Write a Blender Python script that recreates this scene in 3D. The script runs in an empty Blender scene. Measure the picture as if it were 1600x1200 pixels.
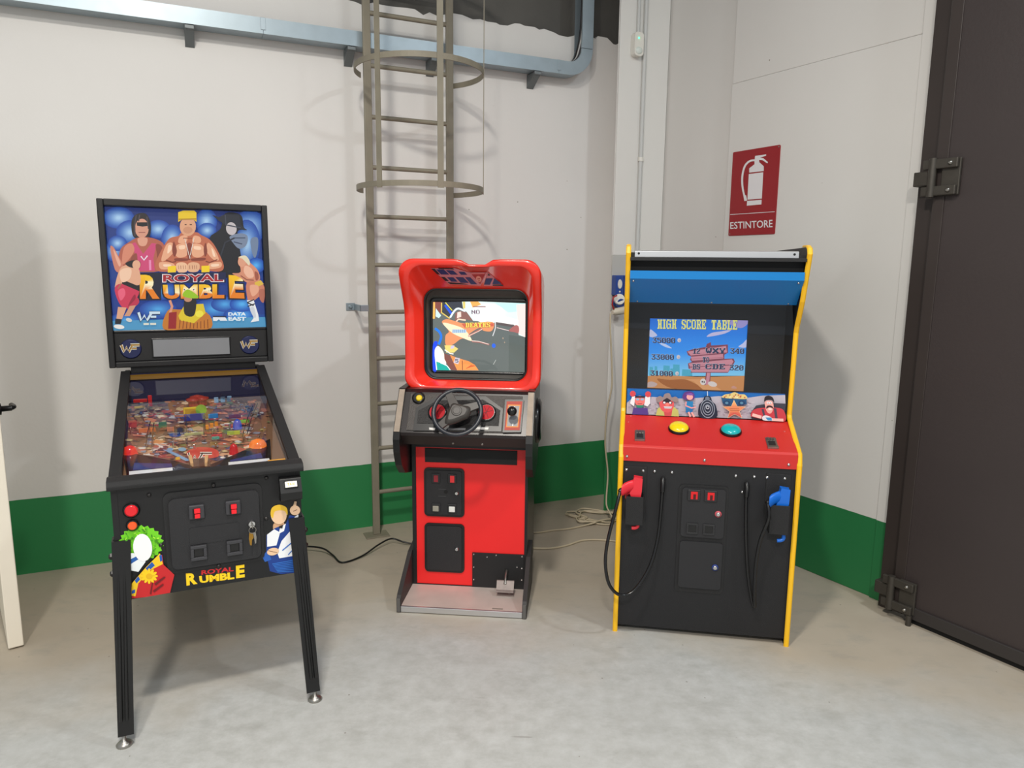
import bpy, math, random
from mathutils import Vector, Matrix
sc = bpy.context.scene
C = sc.collection
PI = math.pi
def rad(a): return math.radians(a)

# ------------------------------------------------------------------ camera
F_PX, PITCH, ROLL, EYE = 1130.0, 9.2, 0.6, 1.6
cam_d = bpy.data.cameras.new('camera'); cam = bpy.data.objects.new('camera', cam_d); C.objects.link(cam)
cam_d.sensor_fit = 'HORIZONTAL'; cam_d.sensor_width = 36; cam_d.lens = F_PX / 1600 * 36
cam_d.clip_start = 0.05; cam_d.clip_end = 100
_p, _r = rad(PITCH), rad(ROLL)
fw = Vector((0, math.cos(_p), -math.sin(_p))); rt = Vector((1, 0, 0)); up = rt.cross(fw)
rt2 = rt * math.cos(_r) + up * math.sin(_r); up2 = up * math.cos(_r) - rt * math.sin(_r)
M = Matrix.Identity(4)
for i in range(3):
    M[i][0] = rt2[i]; M[i][1] = up2[i]; M[i][2] = -fw[i]
M[2][3] = EYE
cam.matrix_world = M
sc.camera = cam

# ------------------------------------------------------------------ light
w = bpy.data.worlds.new('hall'); sc.world = w; w.use_nodes = True
bg = w.node_tree.nodes['Background']; bg.inputs[0].default_value = (0.92, 0.96, 1.0, 1); bg.inputs[1].default_value = 0.50
def lamp(name, loc, energy, col, radius, kind='POINT', aim=None, **k):
    d = bpy.data.lights.new(name, kind); d.energy = energy; d.color = col
    if kind in ('POINT', 'SPOT'): d.shadow_soft_size = radius
    else: d.shape = 'DISK'; d.size = radius
    for a, b in k.items(): setattr(d, a, b)
    o = bpy.data.objects.new(name, d); C.objects.link(o); o.location = loc
    if aim: o.rotation_euler = (Vector(aim) - Vector(loc)).to_track_quat('-Z', 'Y').to_euler()
    return o
lamp('ceiling_and_fill_light', (-0.5, 0.9, 4.0), 84, (1.0, 0.94, 0.85), 0.30, 'AREA')
lamp('ceiling_and_fill_light', (2.4, 1.3, 4.2), 44, (0.90, 0.96, 1.0), 0.28, 'AREA')
lamp('ceiling_and_fill_light', (-0.3, -2.2, 4.3), 200, (1.0, 0.95, 0.87), 0.5, 'AREA')  # added fill light behind the camera, brightens the lower walls
vs = sc.view_settings
vs.view_transform = 'Standard'; vs.look = 'None'; vs.gamma = 1.0; vs.use_curve_mapping = False; vs.exposure = 0.17

# ------------------------------------------------------------------ helpers
def lin(c):
    out = []
    for v in c[:3]:
        v = v / 255.0
        out.append(v / 12.92 if v <= 0.04045 else ((v + 0.055) / 1.055) ** 2.4)
    return tuple(out) + (1.0,)
MATS = {}
def mat(name, rgb=(128, 128, 128), rough=0.5, metal=0.0, var=0.0, vscale=6.0, bump=0.0, bscale=200.0, coat=0.0, emit=0.0, spec=0.5):
    if name in MATS: return MATS[name]
    m = bpy.data.materials.new(name); m.use_nodes = True
    nt = m.node_tree; b = nt.nodes['Principled BSDF']
    b.inputs['Base Color'].default_value = lin(rgb)
    b.inputs['Roughness'].default_value = rough; b.inputs['Metallic'].default_value = metal
    b.inputs['Specular IOR Level'].default_value = spec
    if coat: b.inputs['Coat Weight'].default_value = coat; b.inputs['Coat Roughness'].default_value = 0.08
    if emit: b.inputs['Emission Color'].default_value = lin(rgb); b.inputs['Emission Strength'].default_value = emit
    tc = nt.nodes.new('ShaderNodeTexCoord')
    if var:
        n = nt.nodes.new('ShaderNodeTexNoise'); n.inputs['Scale'].default_value = vscale; n.inputs['Detail'].default_value = 6
        nt.links.new(tc.outputs['Object'], n.inputs['Vector'])
        mx = nt.nodes.new('ShaderNodeMix'); mx.data_type = 'RGBA'
        c = lin(rgb)
        mx.inputs[6].default_value = tuple(v * (1 - var) for v in c[:3]) + (1,)
        mx.inputs[7].default_value = tuple(min(1, v * (1 + var)) for v in c[:3]) + (1,)
        nt.links.new(n.outputs['Fac'], mx.inputs[0]); nt.links.new(mx.outputs[2], b.inputs['Base Color'])
    if bump:
        n2 = nt.nodes.new('ShaderNodeTexNoise'); n2.inputs['Scale'].default_value = bscale; n2.inputs['Detail'].default_value = 3
        nt.links.new(tc.outputs['Object'], n2.inputs['Vector'])
        bp = nt.nodes.new('ShaderNodeBump'); bp.inputs['Strength'].default_value = bump; bp.inputs['Distance'].default_value = 0.004
        nt.links.new(n2.outputs['Fac'], bp.inputs['Height']); nt.links.new(bp.outputs[0], b.inputs['Normal'])
    MATS[name] = m
    return m
def mat_print(name, emit=0.0, rough=0.45, base=1.0, coat=0.0):
    if name in MATS: return MATS[name]
    m = bpy.data.materials.new(name); m.use_nodes = True; nt = m.node_tree; b = nt.nodes['Principled BSDF']
    a = nt.nodes.new('ShaderNodeAttribute'); a.attribute_name = 'Col'
    b.inputs['Roughness'].default_value = rough
    if coat: b.inputs['Coat Weight'].default_value = coat
    if base == 1.0: nt.links.new(a.outputs['Color'], b.inputs['Base Color'])
    else:
        g = nt.nodes.new('ShaderNodeMix'); g.data_type = 'RGBA'; g.inputs[0].default_value = base; g.inputs[6].default_value = (0.01, 0.01, 0.01, 1)
        nt.links.new(a.outputs['Color'], g.inputs[7]); nt.links.new(g.outputs[2], b.inputs['Base Color'])
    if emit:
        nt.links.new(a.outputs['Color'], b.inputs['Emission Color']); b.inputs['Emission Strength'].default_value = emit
    MATS[name] = m
    return m
def mat_pane(name, tint=(1, 1, 1), ior=1.5, rough=0.0):
    if name in MATS: return MATS[name]
    m = bpy.data.materials.new(name); m.use_nodes = True; nt = m.node_tree
    for n in list(nt.nodes):
        if n.type != 'OUTPUT_MATERIAL': nt.nodes.remove(n)
    out = nt.nodes['Material Output']
    tr = nt.nodes.new('ShaderNodeBsdfTransparent'); tr.inputs[0].default_value = tint + (1,)
    gl = nt.nodes.new('ShaderNodeBsdfGlossy'); gl.inputs['Roughness'].default_value = rough
    fr = nt.nodes.new('ShaderNodeFresnel'); fr.inputs['IOR'].default_value = ior
    mx = nt.nodes.new('ShaderNodeMixShader')
    nt.links.new(fr.outputs[0], mx.inputs[0]); nt.links.new(tr.outputs[0], mx.inputs[1]); nt.links.new(gl.outputs[0], mx.inputs[2])
    nt.links.new(mx.outputs[0], out.inputs[0])
    MATS[name] = m
    return m

class B:
    def __init__(s): s.v = []; s.f = []; s.s = []; s.c = []
    def add(s, vs, fs, smooth=False, col=None):
        o = len(s.v); s.v += [tuple(q) for q in vs]
        for f in fs:
            s.f.append(tuple(o + i for i in f)); s.s.append(smooth)
            if col is None: s.c.append(None)
            elif callable(col): s.c.append([col(vs[i]) for i in f])
            else: s.c.append([col] * len(f))
        return s
    def box(s, x0, x1, y0, y1, z0, z1, col=None):
        return s.add([(x0, y0, z0), (x1, y0, z0), (x1, y1, z0), (x0, y1, z0), (x0, y0, z1), (x1, y0, z1), (x1, y1, z1), (x0, y1, z1)],
                     [(0, 3, 2, 1), (4, 5, 6, 7), (0, 1, 5, 4), (1, 2, 6, 5), (2, 3, 7, 6), (3, 0, 4, 7)], col=col)
    def prism(s, pts, axis, a0, a1, smooth=False, col=None):
        def P(p, a): return {'x': (a, p[0], p[1]), 'y': (p[0], a, p[1]), 'z': (p[0], p[1], a)}[axis]
        n = len(pts); vs = [P(p, a0) for p in pts] + [P(p, a1) for p in pts]
        area = sum(pts[i][0] * pts[(i + 1) % n][1] - pts[(i + 1) % n][0] * pts[i][1] for i in range(n))
        flip = (area > 0) == (axis == 'y')
        s0, s1 = tuple(range(n))[::-1], tuple(range(n, 2 * n))
        side = [(i, (i + 1) % n, n + (i + 1) % n, n + i) for i in range(n)]
        if flip: s0, s1, side = s0[::-1], s1[::-1], [q[::-1] for q in side]
        s.add(vs, side, smooth, col); return s.add(vs, [s0, s1], False, col)
    def rod(s, prof, p0, d, n=24, smooth=True, col=None):
        """lathe: prof = [(radius, height)], along direction d from p0"""
        p0 = Vector(p0); d = Vector(d).normalized(); u = d.orthogonal().normalized(); w_ = d.cross(u)
        vs = []; fs = []
        for r, h in prof:
            for k in range(n):
                a = 2 * PI * k / n; vs.append(tuple(p0 + d * h + (u * math.cos(a) + w_ * math.sin(a)) * r))
        for j in range(len(prof) - 1):
            for k in range(n): fs.append((j * n + k, j * n + (k + 1) % n, (j + 1) * n + (k + 1) % n, (j + 1) * n + k))
        s.add(vs, fs, smooth, col)
        m = len(prof)
        s.add(vs[:n], [tuple(range(n))[::-1]], False, col); return s.add(vs[(m - 1) * n:], [tuple(range(n))], False, col)
    def cyl(s, p0, p1, r, n=20, col=None, smooth=True):
        p0 = Vector(p0); p1 = Vector(p1); return s.rod([(r, 0), (r, (p1 - p0).length)], p0, p1 - p0, n, smooth, col)
    def tube(s, pts, r, n=8, closed=False, col=None):
        P = [Vector(p) for p in pts]; m = len(P); vs = []; fs = []; u = None
        for i in range(m):
            if closed: t = P[(i + 1) % m] - P[i - 1]
            else: t = P[min(i + 1, m - 1)] - P[max(i - 1, 0)]
            t.normalize()
            if u is None: u = t.orthogonal().normalized()
            else: u = (u - t * u.dot(t)).normalized()
            w_ = t.cross(u)
            for k in range(n):
                a = 2 * PI * k / n; vs.append(tuple(P[i] + (u * math.cos(a) + w_ * math.sin(a)) * r))
        for i in range(m if closed else m - 1):
            j = (i + 1) % m
            for k in range(n): fs.append((i * n + k, i * n + (k + 1) % n, j * n + (k + 1) % n, j * n + k))
        s.add(vs, fs, True, col)
        if not closed:
            s.add(vs[:n], [tuple(range(n))[::-1]], False, col); s.add(vs[(m - 1) * n:], [tuple(range(n))], False, col)
        return s
    def loft(s, rings, smooth=True, cap0=False, cap1=False, closed=True, col=None, flip=False):
        n = len(rings[0]); vs = [p for r in rings for p in r]; fs = []
        for j in range(len(rings) - 1):
            for k in range(n if closed else n - 1):
                q = (j * n + k, j * n + (k + 1) % n, (j + 1) * n + (k + 1) % n, (j + 1) * n + k)
                fs.append(q[::-1] if flip else q)
        s.add(vs, fs, smooth, col)
        if cap0: s.add(rings[0], [tuple(range(n)) if flip else tuple(range(n))[::-1]], False, col)
        if cap1: s.add(rings[-1], [tuple(range(n))[::-1] if flip else tuple(range(n))], False, col)
        return s
    def ball(s, c, r, sx=1, sy=1, sz=1, n=16, m=10, col=None):
        rings = []
        for j in range(1, m):
            t = PI * j / m
            rings.append([(c[0] + sx * r * math.sin(t) * math.cos(2 * PI * k / n), c[1] + sy * r * math.sin(t) * math.sin(2 * PI * k / n), c[2] - sz * r * math.cos(t)) for k in range(n)])
        return s.loft(rings, True, True, True, col=col)
def smooth_path(pts, k=8, closed=False):
    P = [Vector(p) for p in pts]; out = []; n = len(P)
    for i in range(n if closed else n - 1):
        if closed: a, b, c, d = P[i - 1], P[i], P[(i + 1) % n], P[(i + 2) % n]
        else: a, b, c, d = P[max(i - 1, 0)], P[i], P[i + 1], P[min(i + 2, n - 1)]
        for j in range(k):
            t = j / k
            out.append(0.5 * ((2 * b) + (c - a) * t + (2 * a - 5 * b + 4 * c - d) * t * t + (3 * b - a - 3 * c + d) * t ** 3))
    if not closed: out.append(P[-1])
    return [tuple(p) for p in out]
def rrect(x0, x1, z0, z1, r, n=6):
    pts = []
    for cx, cz, a0 in ((x1 - r, z1 - r, 0), (x0 + r, z1 - r, 90), (x0 + r, z0 + r, 180), (x1 - r, z0 + r, 270)):
        for k in range(n + 1):
            a = rad(a0 + 90 * k / n); pts.append((cx + r * math.cos(a), cz + r * math.sin(a)))
    return pts
def obj(name, b, m=None, parent=None, bevel=0.0, seg=2, label=None, cat=None, group=None, kind=None, loc=None, rotz=None):
    me = bpy.data.meshes.new(name); me.from_pydata(b.v, [], b.f); me.update()
    me.polygons.foreach_set('use_smooth', b.s)
    if any(c is not None for c in b.c):
        at = me.color_attributes.new('Col', 'FLOAT_COLOR', 'CORNER'); flat = []
        for f, c in zip(b.f, b.c):
            for i in range(len(f)): flat += list(c[i] if c is not None else (0.5, 0.5, 0.5, 1))
        at.data.foreach_set('color', flat)
    if m: me.materials.append(m)
    o = bpy.data.objects.new(name, me); C.objects.link(o)
    if parent: o.parent = parent
    if loc: o.location = loc
    if rotz is not None: o.rotation_euler = (0, 0, rotz)
    if bevel:
        md = o.modifiers.new('bevel', 'BEVEL'); md.width = bevel; md.segments = seg; md.limit_method = 'ANGLE'; md.angle_limit = rad(40)
    tag(o, label, cat, group, kind)
    return o
def tag(o, label=None, cat=None, group=None, kind=None):
    if label: o['label'] = label
    if cat: o['category'] = cat
    if group: o['group'] = group
    if kind: o['kind'] = kind
    return o
def thing(name, label, cat, loc=(0, 0, 0), rotz=0.0, group=None, kind=None):
    o = bpy.data.objects.new(name, None); C.objects.link(o); o.empty_display_size = 0.1
    o.location = loc; o.rotation_euler = (0, 0, rotz)
    return tag(o, label, cat, group, kind)
def dup(o, parent, dx=(0, 0, 0), name=None):
    c = o.copy(); C.objects.link(c); c.parent = parent
    c.location = Vector(o.location) + Vector(dx)
    if name: c.name = name
    for ch in list(o.children):
        dup(ch, c)
    return c

def homography(src, dst):
    A = []; y = []
    for (x, yy), (u, v) in zip(src, dst):
        A.append([x, yy, 1, 0, 0, 0, -u * x, -u * yy]); y.append(u)
        A.append([0, 0, 0, x, yy, 1, -v * x, -v * yy]); y.append(v)
    n = 8
    for i in range(n):
        p = max(range(i, n), key=lambda r: abs(A[r][i])); A[i], A[p] = A[p], A[i]; y[i], y[p] = y[p], y[i]
        for r in range(i + 1, n):
            k = A[r][i] / A[i][i]
            for c in range(i, n): A[r][c] -= k * A[i][c]
            y[r] -= k * y[i]
    h = [0] * 8
    for i in range(n - 1, -1, -1): h[i] = (y[i] - sum(A[i][c] * h[c] for c in range(i + 1, n))) / A[i][i]
    return lambda x, yy: ((h[0] * x + h[1] * yy + h[2]) / (h[6] * x + h[7] * yy + 1), (h[3] * x + h[4] * yy + h[5]) / (h[6] * x + h[7] * yy + 1))

_TXT = {}
def text_mesh(s, bold=0.0, slab=False):
    key = (s, bold)
    if key in _TXT: return _TXT[key]
    cu = bpy.data.curves.new('t', 'FONT'); cu.body = s; cu.offset = bold; cu.resolution_u = 3; cu.fill_mode = 'FRONT'
    o = bpy.data.objects.new('t', cu); C.objects.link(o)
    bpy.context.view_layer.update()
    me = bpy.data.meshes.new_from_object(o.evaluated_get(bpy.context.evaluated_depsgraph_get()))
    vs = [(v.co.x, v.co.y) for v in me.vertices]; fs = [tuple(p.vertices) for p in me.polygons]
    bpy.data.objects.remove(o); bpy.data.curves.remove(cu); bpy.data.meshes.remove(me)
    x0 = min(v[0] for v in vs); x1 = max(v[0] for v in vs); y0 = min(v[1] for v in vs); y1 = max(v[1] for v in vs)
    vs = [((v[0] - x0) / (x1 - x0), (v[1] - y0) / (y1 - y0)) for v in vs]
    _TXT[key] = (vs, fs)
    return _TXT[key]

GLY = {  # slab pixel letters for the game screens
 'H': ['1110111', '0110110', '0110110', '0111110', '0110110', '0110110', '1110111'], 'I': ['1111', '0110', '0110', '0110', '0110', '0110', '1111'],
 'G': ['0111101', '1100011', '1100000', '1101111', '1100011', '1100011', '0111101'], 'S': ['0111101', '1100011', '1110000', '0111110', '0000111', '1100011', '1011110'],
 'C': ['0111101', '1100011', '1100000', '1100000', '1100000', '1100011', '0111110'], 'O': ['0111110', '1100011', '1100011', '1100011', '1100011', '1100011', '0111110'],
 'R': ['1111110', '0110011', '0110011', '0111110', '0110110', '0110011', '1111011'], 'E': ['1111111', '0110001', '0110100', '0111100', '0110100', '0110001', '1111111'],
 'T': ['1111111', '1011101', '0011100', '0011100', '0011100', '0011100', '0111110'], 'A': ['0011100', '0011100', '0110110', '0110110', '0111110', '1100011', '1110111'],
 'B': ['1111110', '0110011', '0110011', '0111110', '0110011', '0110011', '1111110'], 'L': ['1111000', '0110000', '0110000', '0110000', '0110001', '0110001', '1111111'],
 'D': ['1111110', '0110011', '0110011', '0110011', '0110011', '0110011', '1111110'], 'M': ['1100011', '1110111', '1111111', '1101011', '1100011', '1100011', '1100011'],
 'W': ['1100011', '1100011', '1101011', '1101011', '1111111', '0111110', '0110110'], 'N': ['1100011', '1110011', '1111011', '1101111', '1100111', '1100011', '1100011'],
 'X': ['1100011', '1110111', '0111110', '0011100', '0111110', '1110111', '1100011'], 'Y': ['1100011', '1100011', '0110110', '0011100', '0011100', '0011100', '0011100'],
 'K': ['1100110', '1101100', '1111000', '1110000', '1111000', '1101100', '1100110'],
 '0': ['0111110', '1100011', '1100111', '1101011', '1110011', '1100011', '0111110'], '1': ['0011100', '0111100', '0011100', '0011100', '0011100', '0011100', '0111110'],
 '2': ['0111110', '1100011', '0000111', '0011110', '0111000', '1100000', '1111111'], '3': ['1111111', '0000110', '0011100', '0001110', '0000011', '1100011', '0111110'],
 '4': ['0001110', '0011110', '0110110', '1100110', '1111111', '0000110', '0001111'], '5': ['1111111', '1100000', '1111110', '0000011', '0000011', '1100011', '0111110'],
 '7': ['1111111', '1100011', '0000110', '0001100', '0011000', '0011000', '0011000'], ' ': ['000'] * 7}

class Art:
    """flat print: stacked polygons drawn in the coordinates of a source drawing and laid on a panel"""
    def __init__(s, src, dst, to3d, step=0.00012):
        s.h = homography(src, dst); s.to3d = to3d; s.k = 0; s.step = step; s.b = B()
    def put(s, pts, faces, col):
        s.k += 1; off = s.k * s.step
        vs = []
        for p in pts:
            u, v = s.h(p[0], p[1]); vs.append(s.to3d(u, v, off))
        if callable(col):
            o = len(s.b.v); s.b.v += vs
            for f in faces:
                s.b.f.append(tuple(o + i for i in f)); s.b.s.append(False); s.b.c.append([lin(col(*pts[i])) for i in f])
        else: s.b.add(vs, faces, False, lin(col))
    def poly(s, pts, col): s.put(pts, [tuple(range(len(pts)))], col)
    def blob(s, pts, col, k=4): s.poly([p[:2] for p in smooth_path([(a, b, 0) for a, b in pts], k, True)], col)
    def ell(s, cx, cy, rx, ry, col, rot=0, n=22):
        c, d = math.cos(rad(rot)), math.sin(rad(rot)); q = []
        for k in range(n):
            a = 2 * PI * k / n; x, y = rx * math.cos(a), ry * math.sin(a); q.append((cx + c * x - d * y, cy + d * x + c * y))
        s.poly(q, col)
    def glow(s, cx, cy, rx, ry, c0, c1, n=7):
        for k in range(n):
            t = k / (n - 1); s.ell(cx, cy, rx * (1 - 0.86 * t), ry * (1 - 0.86 * t), tuple(c0[i] + (c1[i] - c0[i]) * t for i in range(3)))
    def line(s, pts, wd, col, sm=False):
        if sm: pts = [p[:2] for p in smooth_path([(a, b, 0) for a, b in pts], 5)]
        L = []; R = []
        for i, p in enumerate(pts):
            a = pts[max(i - 1, 0)]; b = pts[min(i + 1, len(pts) - 1)]; dx, dy = b[0] - a[0], b[1] - a[1]; l = math.hypot(dx, dy) or 1
            L.append((p[0] - dy / l * wd / 2, p[1] + dx / l * wd / 2)); R.append((p[0] + dy / l * wd / 2, p[1] - dx / l * wd / 2))
        n = len(pts); s.put(L + R, [(i, i + 1, n + i + 1, n + i) for i in range(n - 1)], col)
    def text(s, t, quad, col, bold=0.0):
        """quad: top left, top right, bottom right, bottom left in source coordinates"""
        vs, fs = text_mesh(t, bold); a, b, c, d = quad; q = []
        for u, v in vs:
            v = 1 - v
            q.append(tuple((a[i] * (1 - u) + b[i] * u) * (1 - v) + (d[i] * (1 - u) + c[i] * u) * v for i in (0, 1)))
        s.put(q, fs, col)
    def pix(s, t, x, y, px, py, col, skew=0.0):
        cx = 0; vs = []; fs = []
        for ch in t:
            g = GLY[ch]
            for r, row in enumerate(g):
                for k, bit in enumerate(row):
                    if bit == '1':
                        o = len(vs); X, Y = x + (cx + k) * px, y + r * py
                        for a, bb in ((X, Y), (X + px, Y), (X + px, Y + py), (X, Y + py)): vs.append((a, bb + (a - x) * skew))
                        fs.append((o, o + 1, o + 2, o + 3))
            cx += len(g[0]) + 1
        s.put(vs, fs, col); return cx * px

# ------------------------------------------------------------------ materials
def mat_wall(name, upper, lower, split=0.40):
    m = bpy.data.materials.new(name); m.use_nodes = True; nt = m.node_tree; b = nt.nodes['Principled BSDF']
    N = nt.nodes.new; Lk = nt.links.new
    g = N('ShaderNodeNewGeometry'); sx = N('ShaderNodeSeparateXYZ'); Lk(g.outputs['Position'], sx.inputs[0])
    n = N('ShaderNodeTexNoise'); n.inputs['Scale'].default_value = 14; n.inputs['Detail'].default_value = 4; Lk(g.outputs['Position'], n.inputs['Vector'])
    ad = N('ShaderNodeMath'); ad.operation = 'MULTIPLY_ADD'; ad.inputs[1].default_value = 0.006; Lk(n.outputs['Fac'], ad.inputs[0]); Lk(sx.outputs['Z'], ad.inputs[2])
    gt = N('ShaderNodeMath'); gt.operation = 'GREATER_THAN'; gt.inputs[1].default_value = split + 0.003; Lk(ad.outputs[0], gt.inputs[0])
    nb = N('ShaderNodeTexNoise'); nb.inputs['Scale'].default_value = 1.3; nb.inputs['Detail'].default_value = 5; Lk(g.outputs['Position'], nb.inputs['Vector'])
    def shade(c, v):
        mx = N('ShaderNodeMix'); mx.data_type = 'RGBA'; k = lin(c)
        mx.inputs[6].default_value = tuple(q * (1 - v) for q in k[:3]) + (1,); mx.inputs[7].default_value = tuple(min(1, q * (1 + v)) for q in k[:3]) + (1,)
        Lk(nb.outputs['Fac'], mx.inputs[0]); return mx
    mu, ml = shade(upper, 0.05), shade(lower, 0.10)
    # scuffs and small chips in the upper paint
    vo = N('ShaderNodeTexVoronoi'); vo.inputs['Scale'].default_value = 5.5; vo.inputs['Randomness'].default_value = 1.0; Lk(g.outputs['Position'], vo.inputs['Vector'])
    lt = N('ShaderNodeMath'); lt.operation = 'LESS_THAN'; lt.inputs[1].default_value = 0.022; Lk(vo.outputs['Distance'], lt.inputs[0])
    chip = N('ShaderNodeMix'); chip.data_type = 'RGBA'; chip.inputs[7].default_value = lin((150, 144, 134)); Lk(lt.outputs[0], chip.inputs[0]); Lk(mu.outputs[2], chip.inputs[6])
    mx = N('ShaderNodeMix'); mx.data_type = 'RGBA'; Lk(gt.outputs[0], mx.inputs[0]); Lk(ml.outputs[2], mx.inputs[6]); Lk(chip.outputs[2], mx.inputs[7])
    Lk(mx.outputs[2], b.inputs['Base Color'])
    b.inputs['Roughness'].default_value = 0.55
    n2 = N('ShaderNodeTexNoise'); n2.inputs['Scale'].default_value = 60; n2.inputs['Detail'].default_value = 4; Lk(g.outputs['Position'], n2.inputs['Vector'])
    bp = N('ShaderNodeBump'); bp.inputs['Strength'].default_value = 0.12; bp.inputs['Distance'].default_value = 0.004; Lk(n2.outputs['Fac'], bp.inputs['Height']); Lk(bp.outputs[0], b.inputs['Normal'])
    MATS[name] = m; return m
WHITE = mat_wall('painted_wall', (226, 224, 221), (42, 132, 76))
WHITE_R = mat_wall('painted_wall_panel', (216, 214, 210), (36, 116, 66))
def mat_floor():
    m = bpy.data.materials.new('concrete_floor'); m.use_nodes = True; nt = m.node_tree; b = nt.nodes['Principled BSDF']
    N = nt.nodes.new; Lk = nt.links.new
    g = N('ShaderNodeNewGeometry')
    def noise(sc_, det, vec=None, ro=0.55):
        n = N('ShaderNodeTexNoise'); n.inputs['Scale'].default_value = sc_; n.inputs['Detail'].default_value = det; n.inputs['Roughness'].default_value = ro
        Lk(vec or g.outputs['Position'], n.inputs['Vector']); return n
    def ramp(src, a, bb):
        r = N('ShaderNodeMapRange'); r.inputs[1].default_value = a; r.inputs[2].default_value = bb; r.clamp = True; Lk(src, r.inputs[0]); return r.outputs[0]
    def mix(f, c0, c1):
        x = N('ShaderNodeMix'); x.data_type = 'RGBA'
        if not hasattr(f, 'default_value') or True: Lk(f, x.inputs[0])
        for k, c in ((6, c0), (7, c1)):
            if isinstance(c, tuple): x.inputs[k].default_value = c
            else: Lk(c, x.inputs[k])
        return x.outputs[2]
    base = mix(noise(1.6, 8).outputs['Fac'], lin((174, 177, 177)), lin((204, 205, 203)))
    base = mix(ramp(noise(14, 9, None, 0.7).outputs['Fac'], 0.35, 0.75), lin((170, 171, 168)), base)
    # cool light pool's edge painted in, plus brown dust along walls and gate
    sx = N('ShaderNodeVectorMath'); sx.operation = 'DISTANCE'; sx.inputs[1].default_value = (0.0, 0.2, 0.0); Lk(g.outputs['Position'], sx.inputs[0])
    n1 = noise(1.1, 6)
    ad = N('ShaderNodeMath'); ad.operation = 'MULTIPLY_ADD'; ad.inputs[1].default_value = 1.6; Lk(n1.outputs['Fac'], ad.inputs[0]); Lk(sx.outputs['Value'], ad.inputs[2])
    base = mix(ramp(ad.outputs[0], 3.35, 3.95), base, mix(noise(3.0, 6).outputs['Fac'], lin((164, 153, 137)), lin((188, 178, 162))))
    # grey smears
    mp = N('ShaderNodeMapping'); mp.inputs['Scale'].default_value = (3.0, 5.5, 1); mp.inputs['Rotation'].default_value = (0, 0, 0.35); Lk(g.outputs['Position'], mp.inputs[0])
    sm = ramp(noise(1.8, 9, mp.outputs[0], 0.68).outputs['Fac'], 0.52, 0.74)
    sc1 = N('ShaderNodeMath'); sc1.operation = 'MULTIPLY'; sc1.inputs[1].default_value = 0.40; Lk(sm, sc1.inputs[0])
    base = mix(sc1.outputs[0], base, lin((140, 139, 134)))
    # scratches
    mp2 = N('ShaderNodeMapping'); mp2.inputs['Scale'].default_value = (1.2, 14, 1); mp2.inputs['Rotation'].default_value = (0, 0, -0.75); Lk(g.outputs['Position'], mp2.inputs[0])
    s2 = ramp(noise(2.6, 2, mp2.outputs[0]).outputs['Fac'], 0.735, 0.76)
    s2b = N('ShaderNodeMath'); s2b.operation = 'MULTIPLY'; s2b.inputs[1].default_value = 0.4; Lk(s2, s2b.inputs[0])
    base = mix(s2b.outputs[0], base, lin((120, 116, 110)))
    # specks
    vo = N('ShaderNodeTexVoronoi'); vo.inputs['Scale'].default_value = 9; Lk(g.outputs['Position'], vo.inputs['Vector'])
    lt = N('ShaderNodeMath'); lt.operation = 'LESS_THAN'; lt.inputs[1].default_value = 0.035; Lk(vo.outputs['Distance'], lt.inputs[0])
    l2 = N('ShaderNodeMath'); l2.operation = 'MULTIPLY'; l2.inputs[1].default_value = 0.6; Lk(lt.outputs[0], l2.inputs[0])
    base = mix(l2.outputs[0], base, lin((112, 104, 94)))
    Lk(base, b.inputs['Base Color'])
    Lk(ramp(noise(3.5, 6).outputs['Fac'], 0.0, 1.0), b.inputs['Roughness'])
    rr = N('ShaderNodeMapRange'); rr.inputs[3].default_value = 0.42; rr.inputs[4].default_value = 0.68; Lk(noise(3.5, 6).outputs['Fac'], rr.inputs[0]); Lk(rr.outputs[0], b.inputs['Roughness'])
    b.inputs['Specular IOR Level'].default_value = 0.35
    bp = N('ShaderNodeBump'); bp.inputs['Strength'].default_value = 0.10; bp.inputs['Distance'].default_value = 0.004; Lk(noise(45, 5).outputs['Fac'], bp.inputs['Height']); Lk(bp.outputs[0], b.inputs['Normal'])
    return m
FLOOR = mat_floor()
BLACK = mat('black_laminate', (17, 17, 19), 0.42, bump=0.25, bscale=900, var=0.15, vscale=5)
BLACK_TEX = mat('black_textured_paint', (23, 23, 25), 0.55, bump=0.5, bscale=700, var=0.1)
BLACK_GL = mat('black_gloss_paint', (20, 20, 22), 0.22)
BLACK_PL = mat('black_plastic', (17, 17, 18), 0.35)
DOORBLK = mat('coin_door_paint', (33, 33, 36), 0.45, bump=0.4, bscale=700)
DARK = mat('dark_void', (9, 9, 10), 0.7)
RED = mat('red_laminate', (240, 34, 34), 0.42, var=0.04)
RED_F = mat('red_fibreglass', (236, 46, 30), 0.28, var=0.05, vscale=3, coat=0.5)
RED_CP = mat('red_painted_steel', (200, 40, 36), 0.45, var=0.06)
CHROME = mat('chrome', (205, 205, 205), 0.18, 1.0)
STEEL = mat('worn_steel', (165, 162, 156), 0.38, 1.0, var=0.15, vscale=20)
ALU = mat('aluminium', (215, 217, 220), 0.35, 0.9, var=0.06)
GALV = mat('galvanised_steel', (158, 172, 180), 0.40, 0.6, var=0.12, vscale=14)
LADDER = mat('dull_painted_steel', (134, 128, 112), 0.55, 0.0, var=0.28, vscale=9)
BROWN = mat('brown_painted_metal', (57, 49, 48), 0.5, var=0.10, vscale=3, bump=0.15, bscale=80)
BROWN_D = mat('brown_frame_paint', (54, 46, 43), 0.5, var=0.1)
HINGE = mat('hinge_steel', (74, 70, 64), 0.5, 0.5, var=0.25, vscale=30)
YELLOW = mat('yellow_edge_plastic', (246, 190, 28), 0.35)
BLUE_M = mat('blue_marquee', (0, 122, 196), 0.35)
CREAM = mat('cream_door_paint', (236, 228, 212), 0.45, var=0.05)
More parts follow.
